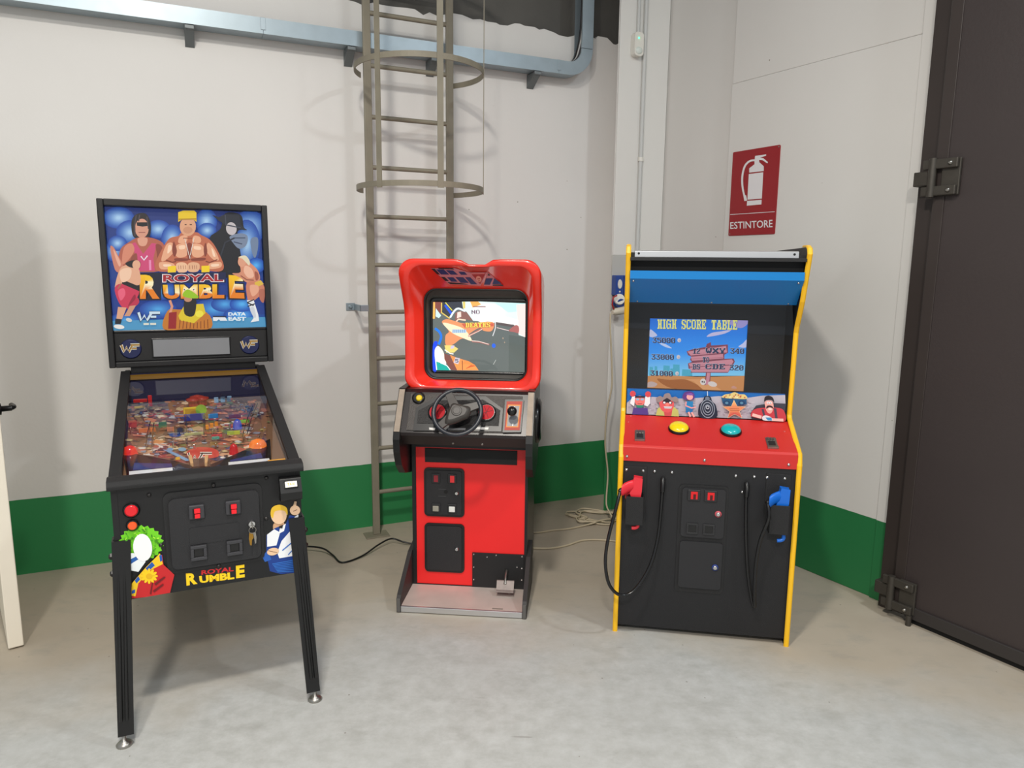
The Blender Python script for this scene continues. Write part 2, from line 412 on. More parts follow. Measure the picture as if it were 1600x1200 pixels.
PLW = mat('white_plastic', (226, 224, 216), 0.4)
PRINT = mat_print('printed_film', rough=0.5)
PRINT_BL = mat_print('backlit_print', emit=0.55, rough=0.4, base=0.3)
SCREEN = mat_print('lit_screen', emit=0.95, rough=0.15, base=0.25)
SCREEN2 = mat_print('lit_screen_behind_glass', emit=0.85, rough=0.2, base=0.25)
PANE = mat_pane('clear_pane')
PANE_T = mat_pane('tinted_pane', (0.80, 0.82, 0.86))

# ================================================================== the setting
WS, WT = (-2.514, 3.543), 24.4                     # back wall: local x runs along it, local y goes into it
RS, RT = (1.567, 3.745), -58.4                     # right wall
def frame_pt(S, T, s, o, z):
    c, d = math.cos(rad(T)), math.sin(rad(T)); return (S[0] + c * s + d * o, S[1] + d * s - c * o, z)
def W(s, o, z): return frame_pt(WS, WT, s, o, z)
def in_frame(S, T): return dict(loc=(S[0], S[1], 0), rotz=rad(T))
WF, RF = in_frame(WS, WT), in_frame(RS, RT)

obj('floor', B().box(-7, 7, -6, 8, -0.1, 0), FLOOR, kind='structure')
rnd = random.Random(4)
b = B()
top = [(-4.0, 3.04)]
s_ = -4.0
while s_ < 3.6:
    s_ += rnd.uniform(0.015, 0.07); top.append((s_, 3.045 + rnd.uniform(-0.012, 0.012) + (0.006 if int(s_ * 7) % 3 else -0.012)))
b.prism([(-4.0, -0.05)] + [(s_, -0.05)] + top[::-1], 'y', 0.0, 0.12)
obj('wall_back', b, WHITE, kind='structure', **WF)
CONC = mat('grey_concrete', (96, 94, 90), 0.8, var=0.2, vscale=5, bump=0.3, bscale=60)
obj('wall_back_beam', B().box(-4, 4.2, 0.13, 0.5, 2.6, 3.35), CONC, kind='structure', **WF)
up_ = B()
for k, s0 in enumerate((-4.0, -2.3, -0.6, 1.1, 2.2, 2.72, 3.32)):
    s1 = (-2.32, -0.62, 1.08, 2.17, 2.7, 3.28, 4.2)[k]
    up_.box(s0, s1, 0.32 + 0.04 * (k % 2), 0.6, 3.352, 5.2)
obj('wall_back_upper', up_, mat('grey_roof_panel', (128, 127, 124), 0.7, var=0.1), kind='structure', **WF)
obj('ceiling', B().box(-8, 8, 2.0, 9, 5.2, 5.3), mat('dark_roof', (60, 60, 60), 0.9), kind='structure')

# pillar in the corner, cased in white board above
obj('wall_pillar', B().prism([(3.30, -0.305), (3.665, -0.305), (3.97, -0.02), (3.62, -0.02)], 'z', 0, 4.9), WHITE, kind='structure', bevel=0.006, **WF)
obj('trim_1', B().box(3.305, 3.662, -0.318, -0.306, 1.68, 4.9), mat('white_casing_board', (222, 221, 217), 0.5, var=0.02), kind='structure', bevel=0.002, **WF)

# right wall in two panels; slight upper step imitates a soft shadow line
obj('wall_right_far', B().box(-1.34, -0.64, 0.025, 0.25, 0, 4.9), WHITE_R, kind='structure', **RF)
wr = obj('wall_right', B().box(-0.655, 0.50, 0.0, 0.25, 0, 2.63), WHITE_R, kind='structure', bevel=0.004, **RF)
obj('wall_right_upper', B().box(-0.655, 0.50, 0.004, 0.25, 2.631, 4.9), WHITE_R, kind='structure', bevel=0.004, **RF)
obj('trim_2', B().box(0.425, 0.498, -0.008, 0.0, 0, 4.9), WHITE_R, kind='structure', bevel=0.002, **RF)
obj('wall_right_beyond', B().box(2.05, 5.0, 0.0, 0.25, 0, 4.9), WHITE_R, kind='structure', **RF)

# brown metal gate in the right wall
gate = thing('door_1', 'tall dark brown metal gate with steel hinges in the right wall', 'gate', (RS[0], RS[1], 0), rad(RT), kind='structure')
obj('door_frame', B().box(0.50, 0.572, -0.055, 0.2, 0, 4.4).box(0.572, 0.592, -0.02, 0.2, 0, 4.4), BROWN_D, gate, 0.004)
obj('door_frame', B().box(1.985, 2.045, -0.055, 0.2, 0, 4.4), BROWN_D, gate, 0.004)
obj('leaf', B().box(0.597, 1.98, -0.10, -0.04, 0.03, 4.35), BROWN, gate, 0.004)
obj('leaf_edge', B().box(0.597, 0.645, -0.106, -0.1, 0.03, 4.35), BROWN_D, gate, 0.002)
obj('kick_rail', B().box(0.66, 1.98, -0.112, -0.1, 0.028, 0.085), mat('dark_grey_rail', (50, 46, 45), 0.45), gate, 0.003)
obj('brush_seal', B().box(0.66, 1.98, -0.09, -0.05, 0.0, 0.03), DARK, gate)
def hinge(z):
    h = obj('hinge', B().box(0.63, 0.705, -0.118, -0.106, z - 0.075, z + 0.075), HINGE, gate, 0.003)
    obj('hinge_arm', B().box(0.556, 0.70, -0.135, -0.118, z + 0.035, z + 0.075), HINGE, h, 0.004)
    obj('hinge_arm', B().box(0.556, 0.70, -0.135, -0.118, z - 0.075, z - 0.035), HINGE, h, 0.004)
    obj('hinge_knuckle', B().cyl((0.598, -0.13, z - 0.08), (0.598, -0.13, z + 0.08), 0.016), HINGE, h)
    obj('hinge_bracket', B().box(0.515, 0.598, -0.125, -0.056, z - 0.03, z + 0.03), HINGE, h, 0.004)
    for dz in (0.055, -0.055): obj('hinge_bolt', B().rod([(0.009, 0), (0.009, 0.004), (0.005, 0.008)], (0.672, -0.135, z + dz), (0, -1, 0), 10), STEEL, h)
hinge(1.99); hinge(0.125)
obj('hinge_foot', B().cyl((0.69, -0.125, 0.0), (0.69, -0.125, 0.05), 0.012), HINGE, gate)

# open cream door at the left
dl = thing('door_2', 'open cream white door leaf with black lever handle at the left edge', 'door', (-2.04, 2.823, 0), math.atan2(0.78, -0.62), kind='structure')
# local x runs from the free edge to the hinge, local y to the camera's left
obj('leaf', B().box(0.0, 0.84, 0.0, 0.055, 0.008, 2.08), CREAM, dl, 0.004)
obj('latch_plate', B().box(-0.0025, 0.0, 0.016, 0.040, 0.93, 1.12), STEEL, dl, 0.001)
obj('latch', B().prism([(-0.012, 0.021), (0.0, 0.021), (0.0, 0.035), (-0.004, 0.035)], 'z', 1.01, 1.04), STEEL, dl)
hd = obj('handle', B().rod([(0.024, 0), (0.024, 0.008), (0.012, 0.010), (0.011, 0.045)], (0.06, 0.0, 1.01), (0, -1, 0), 20), BLACK_PL, dl)
obj('lever', B().tube(smooth_path([(0.055, -0.045, 1.012), (0.07, -0.052, 1.012), (0.11, -0.053, 1.010), (0.165, -0.05, 1.006)], 4), 0.0095, 10), BLACK_PL, hd)

# ================================================================== things on the walls
# caged ladder
lad = thing('wall_ladder', 'tall grey-brown steel ladder with hooped safety cage on the white wall', 'ladder', (WS[0], WS[1], 0), rad(WT))
for s0, z0 in ((1.805, 0.0), (2.277, 0.0)):
    r_ = obj('ladder_rail', B().box(s0 - 0.021, s0 + 0.021, -0.172, -0.150, 0.008, 3.6), LADDER, lad, 0.004)
    obj('foot_plate', B().box(s0 - 0.07, s0 + 0.07, -0.21, -0.11, 0.0, 0.008), LADDER, r_, 0.002)
rg = None
for k in range(13):
    z = 0.268 + 0.267 * k
    if rg is None: rg = obj('rung', B().cyl((1.82, -0.16, 0), (2.262, -0.16, 0), 0.0125, 12), LADDER, lad, loc=(0, 0, z))
    else: dup(rg, lad, (0, 0, 0.267 * k))
def hoop(z):
    pts = []
    for k in range(49):
        a = rad(-38 + 256 * k / 48); pts.append((2.041 + 0.34 * math.cos(a), -(0.35 + 0.34 * math.sin(a))))
    rings = []
    for i, (x, y) in enumerate(pts):
        a = rad(-38 + 256 * i / 48); nx, ny = math.cos(a), -math.sin(a)
        rings.append([(x - nx * .003, y - ny * .003, z - .014), (x + nx * .003, y + ny * .003, z - .014), (x + nx * .003, y + ny * .003, z + .014), (x - nx * .003, y - ny * .003, z + .014)])
    return obj('cage_hoop', B().loft(rings, False, True, True), LADDER, lad)
for z in (2.01, 2.62, 3.25): hoop(z)
for ang in (23, 90, 144):
    a = rad(ang); x, y = 2.041 + 0.343 * math.cos(a), -(0.35 + 0.343 * math.sin(a)); tx, ty = -math.sin(a), -math.cos(a); nx, ny = math.cos(a), -math.sin(a)
    q = [(x + tx * u * .016 + nx * v * .002, y + ty * u * .016 + ny * v * .002) for u, v in ((-1, -1), (1, -1), (1, 1), (-1, 1))]
    obj('cage_bar', B().prism(q, 'z', 1.99, 3.6), LADDER, lad)
for zb in (1.36,):
    obj('wall_bracket', B().box(1.735, 1.79, -0.168, -0.160, zb - 0.018, zb + 0.018).box(1.735, 1.742, -0.168, -0.004, zb - 0.018, zb + 0.018).box(1.69, 1.742, -0.006, 0.0, zb - 0.022, zb + 0.022), GALV, lad, 0.002)
    obj('bracket_bolt', B().rod([(0.012, 0), (0.012, 0.006), (0.006, 0.010), (0.006, 0.018)], (1.715, -0.006, zb), (0, -1, 0), 6, False), GALV, lad)

# galvanised cable tray along the back wall, turning up in the corner
tray = thing('cable_tray', 'galvanised cable tray running along the back wall and turning up', 'cable tray', (WS[0], WS[1], 0), rad(WT))
def tray_piece(name, path, inner):
    """U section: open on the inner side of the bend; path = outer edge (s,z), inner = direction to the open side"""
    rings = []; t = 0.002; D0, D1, H = -0.020, -0.120, 0.078
    for (s, z), (ix, iz) in zip(path, inner):
        P = lambda y, h: (s + ix * h, y, z + iz * h)
        rings.append([P(D0, 0), P(D1, 0), P(D1, H), P(D1 + .012, H), P(D1 + .012, H - t), P(D1 + t, H - t), P(D1 + t, t), P(D0 - t, t), P(D0 - t, H), P(D0, H)])
    return obj(name, B().loft(rings, False, True, True), GALV, tray)
cuts = (-1.4, 0.1, 1.28, 2.25, 3.0)
for a, c in zip(cuts, cuts[1:]): tray_piece('tray_length', [(a + 0.001, 2.772), (c - 0.001, 2.772)], [(0, 1), (0, 1)])
path = []; inn = []
for k in range(13):
    a = rad(-90 + 90 * k / 12); path.append((3.07 + 0.165 * math.cos(a), 2.937 + 0.165 * math.sin(a))); inn.append((-math.cos(a), -math.sin(a)))
tray_piece('tray_elbow', [(3.0, 2.772)] + path, [(0, 1)] + inn)
tray_piece('tray_riser', [(3.235, 2.94), (3.235, 3.9)], [(-1, 0), (-1, 0)])
for s in (0.1, 1.28, 2.25, 3.0): obj('joint_plate', B().box(s - 0.012, s + 0.012, -0.1235, -0.1205, 2.79, 2.85), GALV, tray, 0.001)
for s in (0.93, 1.735, 2.21, 2.86):
    obj('tray_bracket', B().box(s - 0.022, s + 0.022, -0.115, -0.001, 2.752, 2.770).prism([(-0.001, 2.69), (-0.001, 2.752), (-0.10, 2.752)], 'x', s - 0.022, s + 0.022), mat('bracket_steel', (120, 126, 128), 0.5, 0.6, var=0.2), tray, 0.002)
for k, (dy, col) in enumerate(((-0.05, (28, 28, 30)), (-0.075, (200, 200, 198)), (-0.095, (60, 60, 64)))):
    pts = [(2.2, dy, 2.80 + .008 * k), (2.9, dy, 2.80 + .01 * k), (3.1, dy, 2.85), (3.17, dy + .01, 2.95), (3.19, dy, 3.2), (3.185, dy, 3.9)]
    obj('cable', B().tube(smooth_path(pts, 6), 0.008, 8), mat('tray_cable_%d' % k, col, 0.5), thing('tray_cable', ('black cable rising inside the open tray riser', 'white cable rising inside the open tray riser', 'dark grey cable nearest the front of the tray riser')[k], 'cable', (WS[0], WS[1], 0), rad(WT), 'cables in the tray'))

# conduit pipes and motion detector on the pillar
cond = thing('conduit_pipe', 'light grey conduit pipe running down the white pillar casing', 'conduit', (WS[0], WS[1], 0), rad(WT))
obj('pipe', B().cyl((3.475, -0.331, 1.60), (3.475, -0.331, 4.8), 0.012), mat('grey_pvc', (196, 198, 196), 0.45), cond)
for z in (2.27, 3.6): obj('pipe_clip', B().cyl((3.475, -0.331, z - 0.012), (3.475, -0.331, z + 0.012), 0.0155).box(3.475, 3.50, -0.329, -0.319, z - 0.012, z + 0.012), PLW, cond)
cd2 = thing('conduit_pipe', 'short grey conduit pipe dropping to the motion detector', 'conduit', (WS[0], WS[1], 0), rad(WT))
obj('pipe', B().cyl((3.425, -0.329, 3.00), (3.425, -0.329, 4.8), 0.010), MATS['grey_pvc'], cd2)
md = thing('motion_detector', 'white motion detector with green light on the pillar', 'detector', (WS[0], WS[1], 0), rad(WT))
obj('housing', B().prism(rrect(3.382, 3.446, 2.865, 3.0, 0.02), 'y', -0.362, -0.319), PLW, md, 0.008, 3)
obj('lens', B().ball((3.414, -0.358, 2.895), 0.026, 1, 0.5, 0.9), mat('milky_lens', (214, 222, 216), 0.3), md)
obj('indicator', B().ball((3.410, -0.363, 2.965), 0.005), mat('green_led', (60, 235, 150), 0.3, emit=3.0), md, label='small glowing green light')

# blue sockets with plug
so = thing('wall_socket', 'pair of blue industrial wall sockets beside the gun cabinet', 'socket', (WS[0], WS[1], 0), rad(WT))
obj('back_plate', B().box(3.302, 3.43, -0.317, -0.3055, 1.33, 1.68), mat('grey_plate', (186, 186, 182), 0.5), so, 0.003)
BLUEP = mat('blue_plastic', (38, 72, 150), 0.4)
for k in range(2):
    s0 = 3.300 + 0.062 * k
    q = obj('socket_box', B().box(s0, s0 + 0.058, -0.372, -0.317, 1.43, 1.555), BLUEP, so, 0.005)
    obj('socket_face', B().rod([(0.02, 0), (0.018, 0.004)], (0, 0, 0), (0, -1, 0), 20), PLW, q, loc=(s0 + 0.028, -0.372, 1.50)).scale = (0.8, 1, 1.5)
    obj('socket_light', B().ball((s0 + 0.028, -0.373, 1.453), 0.006), PLW, q)
sr = obj('socket_outlet', B().rod([(0.040, 0), (0.040, 0.03), (0.030, 0.034), (0.030, 0.05)], (3.335, -0.335, 1.40), (0, -0.75, -0.35), 24), BLUEP, so)
obj('outlet_ring', B().rod([(0.036, 0.0), (0.033, 0.012)], (3.326, -0.372, 1.405), (-0.2, -0.8, 0.2), 24), PLW, so)
plug = thing('power_plug', 'cream power plug pushed into the blue socket', 'plug', (WS[0], WS[1], 0), rad(WT))
obj('plug_body', B().rod([(0.014, 0), (0.022, 0.02), (0.024, 0.06), (0.024, 0.10)], (3.272, -0.385, 1.325), (1, 0.15, 0.12), 16), mat('cream_plastic', (214, 206, 188), 0.45), plug)
obj('plug_ring', B().tube([(3.29, -0.40, 1.43), (3.262, -0.405, 1.42), (3.258, -0.40, 1.375), (3.275, -0.395, 1.345)], 0.005, 8), mat('red_rubber', (170, 34, 36), 0.5), plug)
# cream cable from plug to the floor coil, then behind the machines
path = [W(3.258, .385, 1.318), W(3.25, .40, 1.22), W(3.262, .41, 1.02), W(3.262, .42, .86), W(3.225, .43, .70), W(3.215, .44, .50), W(3.235, .45, .30), W(3.20, .50, .12), W(3.20, .56, .02)]
cx_, cy_ = 0.555, 4.47
for k in range(1, 40):                                   # untidy coil of about three turns
    a_ = rad(130 + 31 * k); r_ = 0.13 + 0.035 * math.sin(k * 1.7) + 0.02 * math.cos(k * 0.6)
    path.append((cx_ + 0.03 * math.sin(k * 0.33) + 1.15 * r_ * math.cos(a_), cy_ + 0.02 * math.cos(k * 0.41) + 0.85 * r_ * math.sin(a_), 0.007 + 0.0004 * k))
path += [(0.47, 4.33, .008), (0.36, 4.27, .006), (0.26, 4.24, .006), (0.185, 4.206, .006), (0.10, 4.19, 0.006)]
obj('extension_cable', B().tube(smooth_path(path, 7), 0.0055, 8), mat('cream_cable', (196, 184, 158), 0.5), label='cream cable hanging from the plug and coiled on the floor', cat='cable')
path = [(0.66, 4.06, .006), (0.54, 4.09, .006), (0.43, 4.08, .006), (0.33, 4.00, .006), (0.24, 3.955, .006), (0.16, 3.95, .006), (0.08, 3.96, .006)]
obj('power_cable', B().tube(smooth_path(path, 7), 0.0055, 8), mat('cream_cable', (196, 184, 158), 0.5), label='cream cable lying between the driving cabinet and the gun cabinet', cat='cable')
path = [(-1.488, 3.628, .60), (-1.475, 3.66, .35), (-1.45, 3.73, .10), (-1.39, 3.83, .012), (-1.28, 3.90, .008), (-1.147, 3.88, .03), (-1.05, 3.854, .03), (-0.98, 3.80, .012), (-0.912, 3.72, .006), (-0.822, 3.80, .010), (-0.75, 3.92, .03), (-0.69, 4.0, .035), (-0.62, 3.99, .02), (-0.55, 3.99, .01), (-0.40, 4.02, .006)]
obj('floor_cable', B().tube(smooth_path(path, 7), 0.005, 8), BLACK_PL, label='black power cord on the floor between pinball machine and driving cabinet', cat='cord')

# fire extinguisher sign
sg = thing('safety_sign', 'red fire extinguisher sign reading ESTINTORE on the wall', 'sign', (RS[0], RS[1], 0), rad(RT))
obj('plate', B().prism(rrect(-0.615, -0.292, 1.790, 2.255, 0.008), 'y', -0.004, 0.0), mat('red_sign', (150, 26, 34), 0.4), sg)
A = Art([(290, 240), (720, 155), (665, 997), (243, 1022)], [(-0.615, 2.255), (-0.292, 2.255), (-0.292, 1.790), (-0.615, 1.790)], lambda u, v, o: (u, -0.0042 - o, v))
SW = (226, 224, 226)
A.poly([(432, 438), (563, 418), (550, 665), (418, 678)], SW); A.poly([(416, 690), (549, 676), (546, 720), (413, 735)], SW)
A.poly([(436, 425), (436, 385), (484, 345), (484, 318), (490, 268), (590, 250), (590, 262), (535, 283), (565, 287), (607, 322), (600, 334), (556, 305), (526, 304), (528, 325), (568, 362), (568, 406)], SW)
A.line([(486, 308), (440, 318), (400, 360), (378, 430), (372, 500), (378, 580), (402, 688)], 17, SW, True)
A.line([(395, 640), (404, 690)], 26, SW)
A.line([(262, 822), (668, 786)], 5, SW)
A.text('ESTINTORE', [(262, 893), (648, 862), (648, 934), (262, 958)], SW, 0.012)
obj('pictogram', A.b, PRINT, sg, label='white extinguisher symbol and lettering')
for x, z in ((-0.605, 1.80), (-0.302, 2.245)): obj('sign_screw', B().rod([(0.004, 0), (0.003, 0.002)], (x, -0.004, z), (0, -1, 0), 8), STEEL, sg)

# ================================================================== pinball machine
pin = thing('pinball_machine', 'black pinball machine with glowing blue backglass on four legs', 'pinball machine', (-1.0015, 2.329, 0), rad(25.2))
GS = 0.218
def gz(y): return 0.890 + GS * (y - 0.12)           # glass height
def pz(y): return 0.848 + 0.115 * (y - 0.12)        # playfield height
# cabinet
for sx in (-1, 1):
    x0, x1 = sorted((sx * 0.283, sx * 0.302))
    obj('side_panel', B().prism([(0.085, 0.478), (0.085, 0.868), (1.14, gz(1.14) - 0.02), (1.36, gz(1.14) - 0.02), (1.36, 0.52)], 'x', x0, x1), BLACK, pin, 0.002)
    x0, x1 = sorted((sx * 0.272, sx * 0.309))
    obj('side_rail', B().prism([(0.09, gz(0.09) - 0.022), (0.09, gz(0.09) + 0.002), (1.15, gz(1.15) + 0.002), (1.15, gz(1.15) - 0.022)], 'x', x0, x1), BLACK_TEX, pin, 0.004)
obj('front_panel', B().box(-0.283, 0.283, 0.085, 0.105, 0.478, 0.868), BLACK, pin, 0.001)
obj('cabinet_floor', B().box(-0.283, 0.283, 0.105, 1.34, 0.49, 0.505), BLACK, pin)
obj('cabinet_back', B().box(-0.283, 0.283, 1.335, 1.36, 0.505, 1.09), BLACK, pin)
obj('lockdown_bar', B().prism([(0.062, 0.866), (0.060, 0.882), (0.070, 0.896), (0.105, 0.902), (0.132, 0.899), (0.132, 0.872), (0.085, 0.868)], 'x', -0.311, 0.311), BLACK_TEX, pin, 0.004)
y0, y1 = 0.128, 1.148
obj('playfield_glass', B().add([(-0.276, y0, gz(y0) - 0.006), (0.276, y0, gz(y0) - 0.006), (0.276, y1, gz(y1) - 0.006), (-0.276, y1, gz(y1) - 0.006)], [(0, 1, 2, 3)]), PANE, pin, label='clear glass over the playfield')
# legs
def leg(sx, fy, by):
    def sec(x, y, z, wd, th, dy):
        q = [(0, 0), (-wd, 0), (-wd, th), (-th, th), (-th, wd), (0, wd)]
        return [(x + sx * a, y + dy * c, z) for a, c in q]
    d = 1 if fy < by else -1
    r0, r1 = sec(sx * 0.330, fy, 0.045, 0.048, 0.005, d), sec(sx * 0.310, by, 0.69, 0.056, 0.005, d)
    o = obj('leg', B().loft([r0, r1], False, True, True, flip=(sx * d < 0)), BLACK_PL, pin, 0.0015)
    for k in (0.28, 0.62):
        p0 = (sx * (0.330 - 0.048 * k), fy - 0.001 * d, 0.10); p1 = (sx * (0.310 - 0.056 * k), by - 0.001 * d, 0.64)
        obj('leg_rib', B().tube([p0, p1], 0.0052, 8), BLACK_PL, o)
    fx = sx * 0.314; yy = fy + d * 0.02
    obj('foot', B().rod([(0.024, 0), (0.026, 0.006), (0.018, 0.014), (0.007, 0.018), (0.006, 0.05)], (fx, yy, 0), (0, 0, 1), 20), STEEL, o)
    for z in (0.57, 0.63): obj('leg_bolt', B().rod([(0.012, 0), (0.012, 0.007), (0.006, 0.012)], (sx * 0.312, by + d * 0.03, z), (sx, 0, 0), 6, False), BLACK_PL, o)
for sx in (-1, 1): leg(sx, -0.012, 0.078); leg(sx, 1.44, 1.362)
# coin door
A0 = rrect(-0.150, 0.167, 0.548, 0.836, 0.025)
cdp = obj('coin_door_frame', B().prism(A0, 'y', 0.080, 0.085), BLACK_TEX, pin, 0.002)
cdr = obj('coin_door', B().prism(rrect(-0.134, 0.155, 0.563, 0.814, 0.02), 'y', 0.072, 0.080), DOORBLK, pin, 0.003)
obj('embossed_panel', B().prism(rrect(-0.075, 0.085, 0.645, 0.705, 0.008), 'y', 0.0700, 0.072), DOORBLK, cdr, 0.0012)
REDL = mat('red_lit_plastic', (214, 22, 34), 0.25, emit=0.35)
for x in (-0.048, 0.069):
    s_ = obj('coin_slot', B().box(x - 0.025, x + 0.025, 0.062, 0.072, 0.737, 0.787), mat('slot_bezel', (64, 64, 68), 0.35, 0.3), cdr, 0.004)
    obj('slot_recess', B().box(x - 0.013, x + 0.009, 0.0605, 0.062, 0.742, 0.775), DARK, s_)
    obj('reject_button', B().box(x - 0.008, x + 0.011, 0.052, 0.0605, 0.760, 0.776).box(x - 0.007, x + 0.010, 0.054, 0.0605, 0.742, 0.757), REDL, s_, 0.002)
for x in (-0.049, 0.067):
    f = obj('return_flap', B().box(x - 0.026, x + 0.026, 0.062, 0.072, 0.630, 0.642).box(x - 0.026, x + 0.026, 0.062, 0.072, 0.588, 0.600).box(x - 0.026, x - 0.015, 0.062, 0.072, 0.600, 0.630).box(x + 0.015, x + 0.026, 0.062, 0.072, 0.600, 0.630), mat('slot_bezel', (64, 64, 68), 0.35, 0.3), cdr, 0.002)
    obj('flap', B().box(x - 0.014, x + 0.014, 0.068, 0.0719, 0.601, 0.629), BLACK_PL, f)
lk = obj('door_lock', B().rod([(0.013, 0), (0.013, 0.008), (0.011, 0.014)], (0.127, 0.072, 0.694), (0, -1, 0), 16), CHROME, cdr)
keys = thing('key_bunch', 'small bunch of keys hanging from the pinball coin door lock', 'keys', (-1.0015, 2.329, 0), rad(25.2))
obj('key', B().box(0.1255, 0.1285, 0.036, 0.060, 0.685, 0.703), STEEL, keys, 0.001)
obj('key_ring', B().tube([(0.127 + 0.012 * math.cos(rad(a)), 0.048, 0.677 + 0.012 * math.sin(rad(a))) for a in range(0, 360, 24)], 0.0012, 6, True), STEEL, keys)
obj('key', B().prism([(0.116, 0.668), (0.128, 0.666), (0.130, 0.648), (0.124, 0.640), (0.122, 0.620), (0.117, 0.622), (0.114, 0.645)], 'y', 0.050, 0.052), mat('brass', (176, 134, 60), 0.35, 0.9), keys)
obj('key', B().prism([(0.128, 0.668), (0.137, 0.668), (0.139, 0.650), (0.137, 0.628), (0.133, 0.626), (0.131, 0.650)], 'y', 0.046, 0.048), STEEL, keys)
for x, z in ((-0.19, 0.835), (0.01, 0.845), (0.185, 0.85), (-0.165, 0.655), (0.178, 0.70), (0.012, 0.552)):
    obj('carriage_bolt', B().rod([(0.0075, 0), (0.0065, 0.003), (0.003, 0.005)], (x, 0.085 if abs(x) > 0.16 else 0.080, z), (0, -1, 0), 12), mat('dark_bolt', (60, 58, 58), 0.35, 0.6), pin)
# buttons
for z, r, c in ((0.790, 0.020, (206, 26, 36)), (0.738, 0.014, (226, 84, 34))):
    q = obj('button_bezel', B().rod([(r + 0.006, 0), (r + 0.006, 0.005), (r + 0.002, 0.009)], (-0.245, 0.085, z), (0, -1, 0), 24), BLACK_GL, pin)
    obj('button', B().rod([(r, 0.006), (r, 0.011), (r * 0.8, 0.014)], (-0.245, 0.085, z), (0, -1, 0), 24), mat('button_%d' % c[1], c, 0.25, emit=0.15), q)
sb = obj('start_box', B().prism([(0.085, 0.762), (0.040, 0.770), (0.036, 0.800), (0.060, 0.848), (0.085, 0.850)], 'x', 0.226, 0.300), BLACK_PL, pin, 0.005, 3)
# button cap on the sloped face of the box
c0 = Vector((0.263, 0.049, 0.826)); nrm = Vector((0, -0.048, 0.024)).normalized(); upv = Vector((0, 0.024, 0.048)).normalized()
def plate(bb, c, hw, hh, d0, d1, ux=Vector((1, 0, 0))):
    q = [c + ux * a + upv * bv for a, bv in ((-hw, -hh), (hw, -hh), (hw, hh), (-hw, hh))]
    vs = [tuple(p + nrm * d0) for p in q] + [tuple(p + nrm * d1) for p in q]
    bb.add(vs, [(3, 2, 1, 0), (4, 5, 6, 7), (0, 1, 5, 4), (1, 2, 6, 5), (2, 3, 7, 6), (3, 0, 4, 7)]); return bb
obj('button_surround', plate(B(), c0, 0.024, 0.013, 0.0, 0.004), BLACK_GL, sb)
obj('start_button', plate(B(), c0, 0.020, 0.010, 0.004, 0.010), mat('cream_lit_button', (250, 244, 228), 0.3, emit=0.3), sb)
A = Art([(0, 0), (100, 0), (100, 50), (0, 50)], [(-.02, .010), (.02, .010), (.02, -.010), (-.02, -.010)], lambda u, v, o: tuple(c0 + Vector((1, 0, 0)) * u + upv * v + nrm * (0.0102 + o)))
A.text('TAXI', [(16, 14), (84, 14), (84, 36), (16, 36)], (206, 164, 30), 0.02)
obj('button_lettering', A.b, PRINT, sb)
# front decals; the drawing space is the zoomed photograph of the cabinet front
FR = Art([(185, 118), (1400, 25), (1350, 765), (205, 965)], [(-0.302, 0.868), (0.318, 0.878), (0.279, 0.483), (-0.262, 0.479)], lambda u, v, o: (u, 0.0848 - o, v))
FR = Art([(600, 345), (905, 308), (1070, 860 - 70), (205, 965)], [(-0.06, 0.764), (0.06, 0.764), (0.13, 0.497), (-0.262, 0.479)], lambda u, v, o: (u, 0.0848 - o, v))
def px(x, y): return (160 + x * 360 / 1600, 720 + y * 240 / 1067)
def corr(pts): return [((q[0] - 160) * 1600 / 360, (q[1] - 720) * 1067 / 240) for q in pts]
FR = Art(corr([(172, 768), (477, 736), (465, 893), (207, 937)]), [(-0.302, 0.862), (0.320, 0.861), (0.279, 0.483), (-0.262, 0.479)], lambda u, v, o: (u, 0.0848 - o, v))
YEL, RD = (250, 206, 18), (206, 34, 38)
FR.text('ROYAL', [(688, 765), (912, 738), (912, 770), (688, 796)], RD, 0.03)
FR.text('R', [(580, 787), (655, 780), (662, 858), (585, 872)], YEL, 0.05)
FR.text('UMBL', [(672, 805), (915, 775), (918, 825), (678, 855)], YEL, 0.05)
FR.text('E', [(928, 732), (988, 724), (990, 812), (930, 820)], YEL, 0.05)
obj('logo_decal', FR.b, PRINT, pin, label='yellow and red ROYAL RUMBLE lettering')
D1 = Art(corr([(172, 768), (477, 736), (465, 893), (207, 937)]), [(-0.302, 0.862), (0.320, 0.861), (0.279, 0.483), (-0.262, 0.479)], lambda u, v, o: (u, 0.0848 - o, v))
rnd = random.Random(9)
# plain stand-in decal: bushy green, white oval, red block with a yellow flower
pts = []
for k in range(44):
    a = 2 * PI * k / 44; r = 1 + (0.07 if k % 2 else -0.05)
    pts.append((270 + 148 * r * math.cos(a), 575 + 118 * r * math.sin(a)))
D1.poly(pts, (112, 206, 30))
for k in range(60):
    a = rnd.uniform(0, 2 * PI); r = rnd.uniform(0.55, 0.98); D1.ell(270 + 140 * r * math.cos(a), 575 + 110 * r * math.sin(a), 10, 5, rnd.choice([(64, 140, 20), (170, 236, 60), (80, 170, 26)]), rnd.uniform(0, 180), 8)
D1.poly([(170, 640), (255, 640), (300, 700), (250, 770), (200, 760)], (232, 238, 240)); D1.poly([(180, 690), (260, 650), (270, 670), (190, 720)], (30, 92, 170))
D1.poly([(205, 955), (200, 880), (250, 800), (330, 730), (415, 650), (425, 720), (500, 790), (470, 915), (300, 945)], (196, 30, 34))
D1.poly([(200, 935), (205, 850), (300, 740), (400, 640), (420, 715), (330, 760), (250, 850), (230, 940)], (240, 196, 30))
for q in ([(300, 745), (345, 700), (365, 725), (320, 765)], [(395, 655), (412, 650), (418, 690), (402, 700)], [(225, 830), (250, 800), (262, 822), (238, 850)], [(205, 900), (228, 890), (228, 915), (204, 922)]): D1.poly(q, (28, 86, 170))
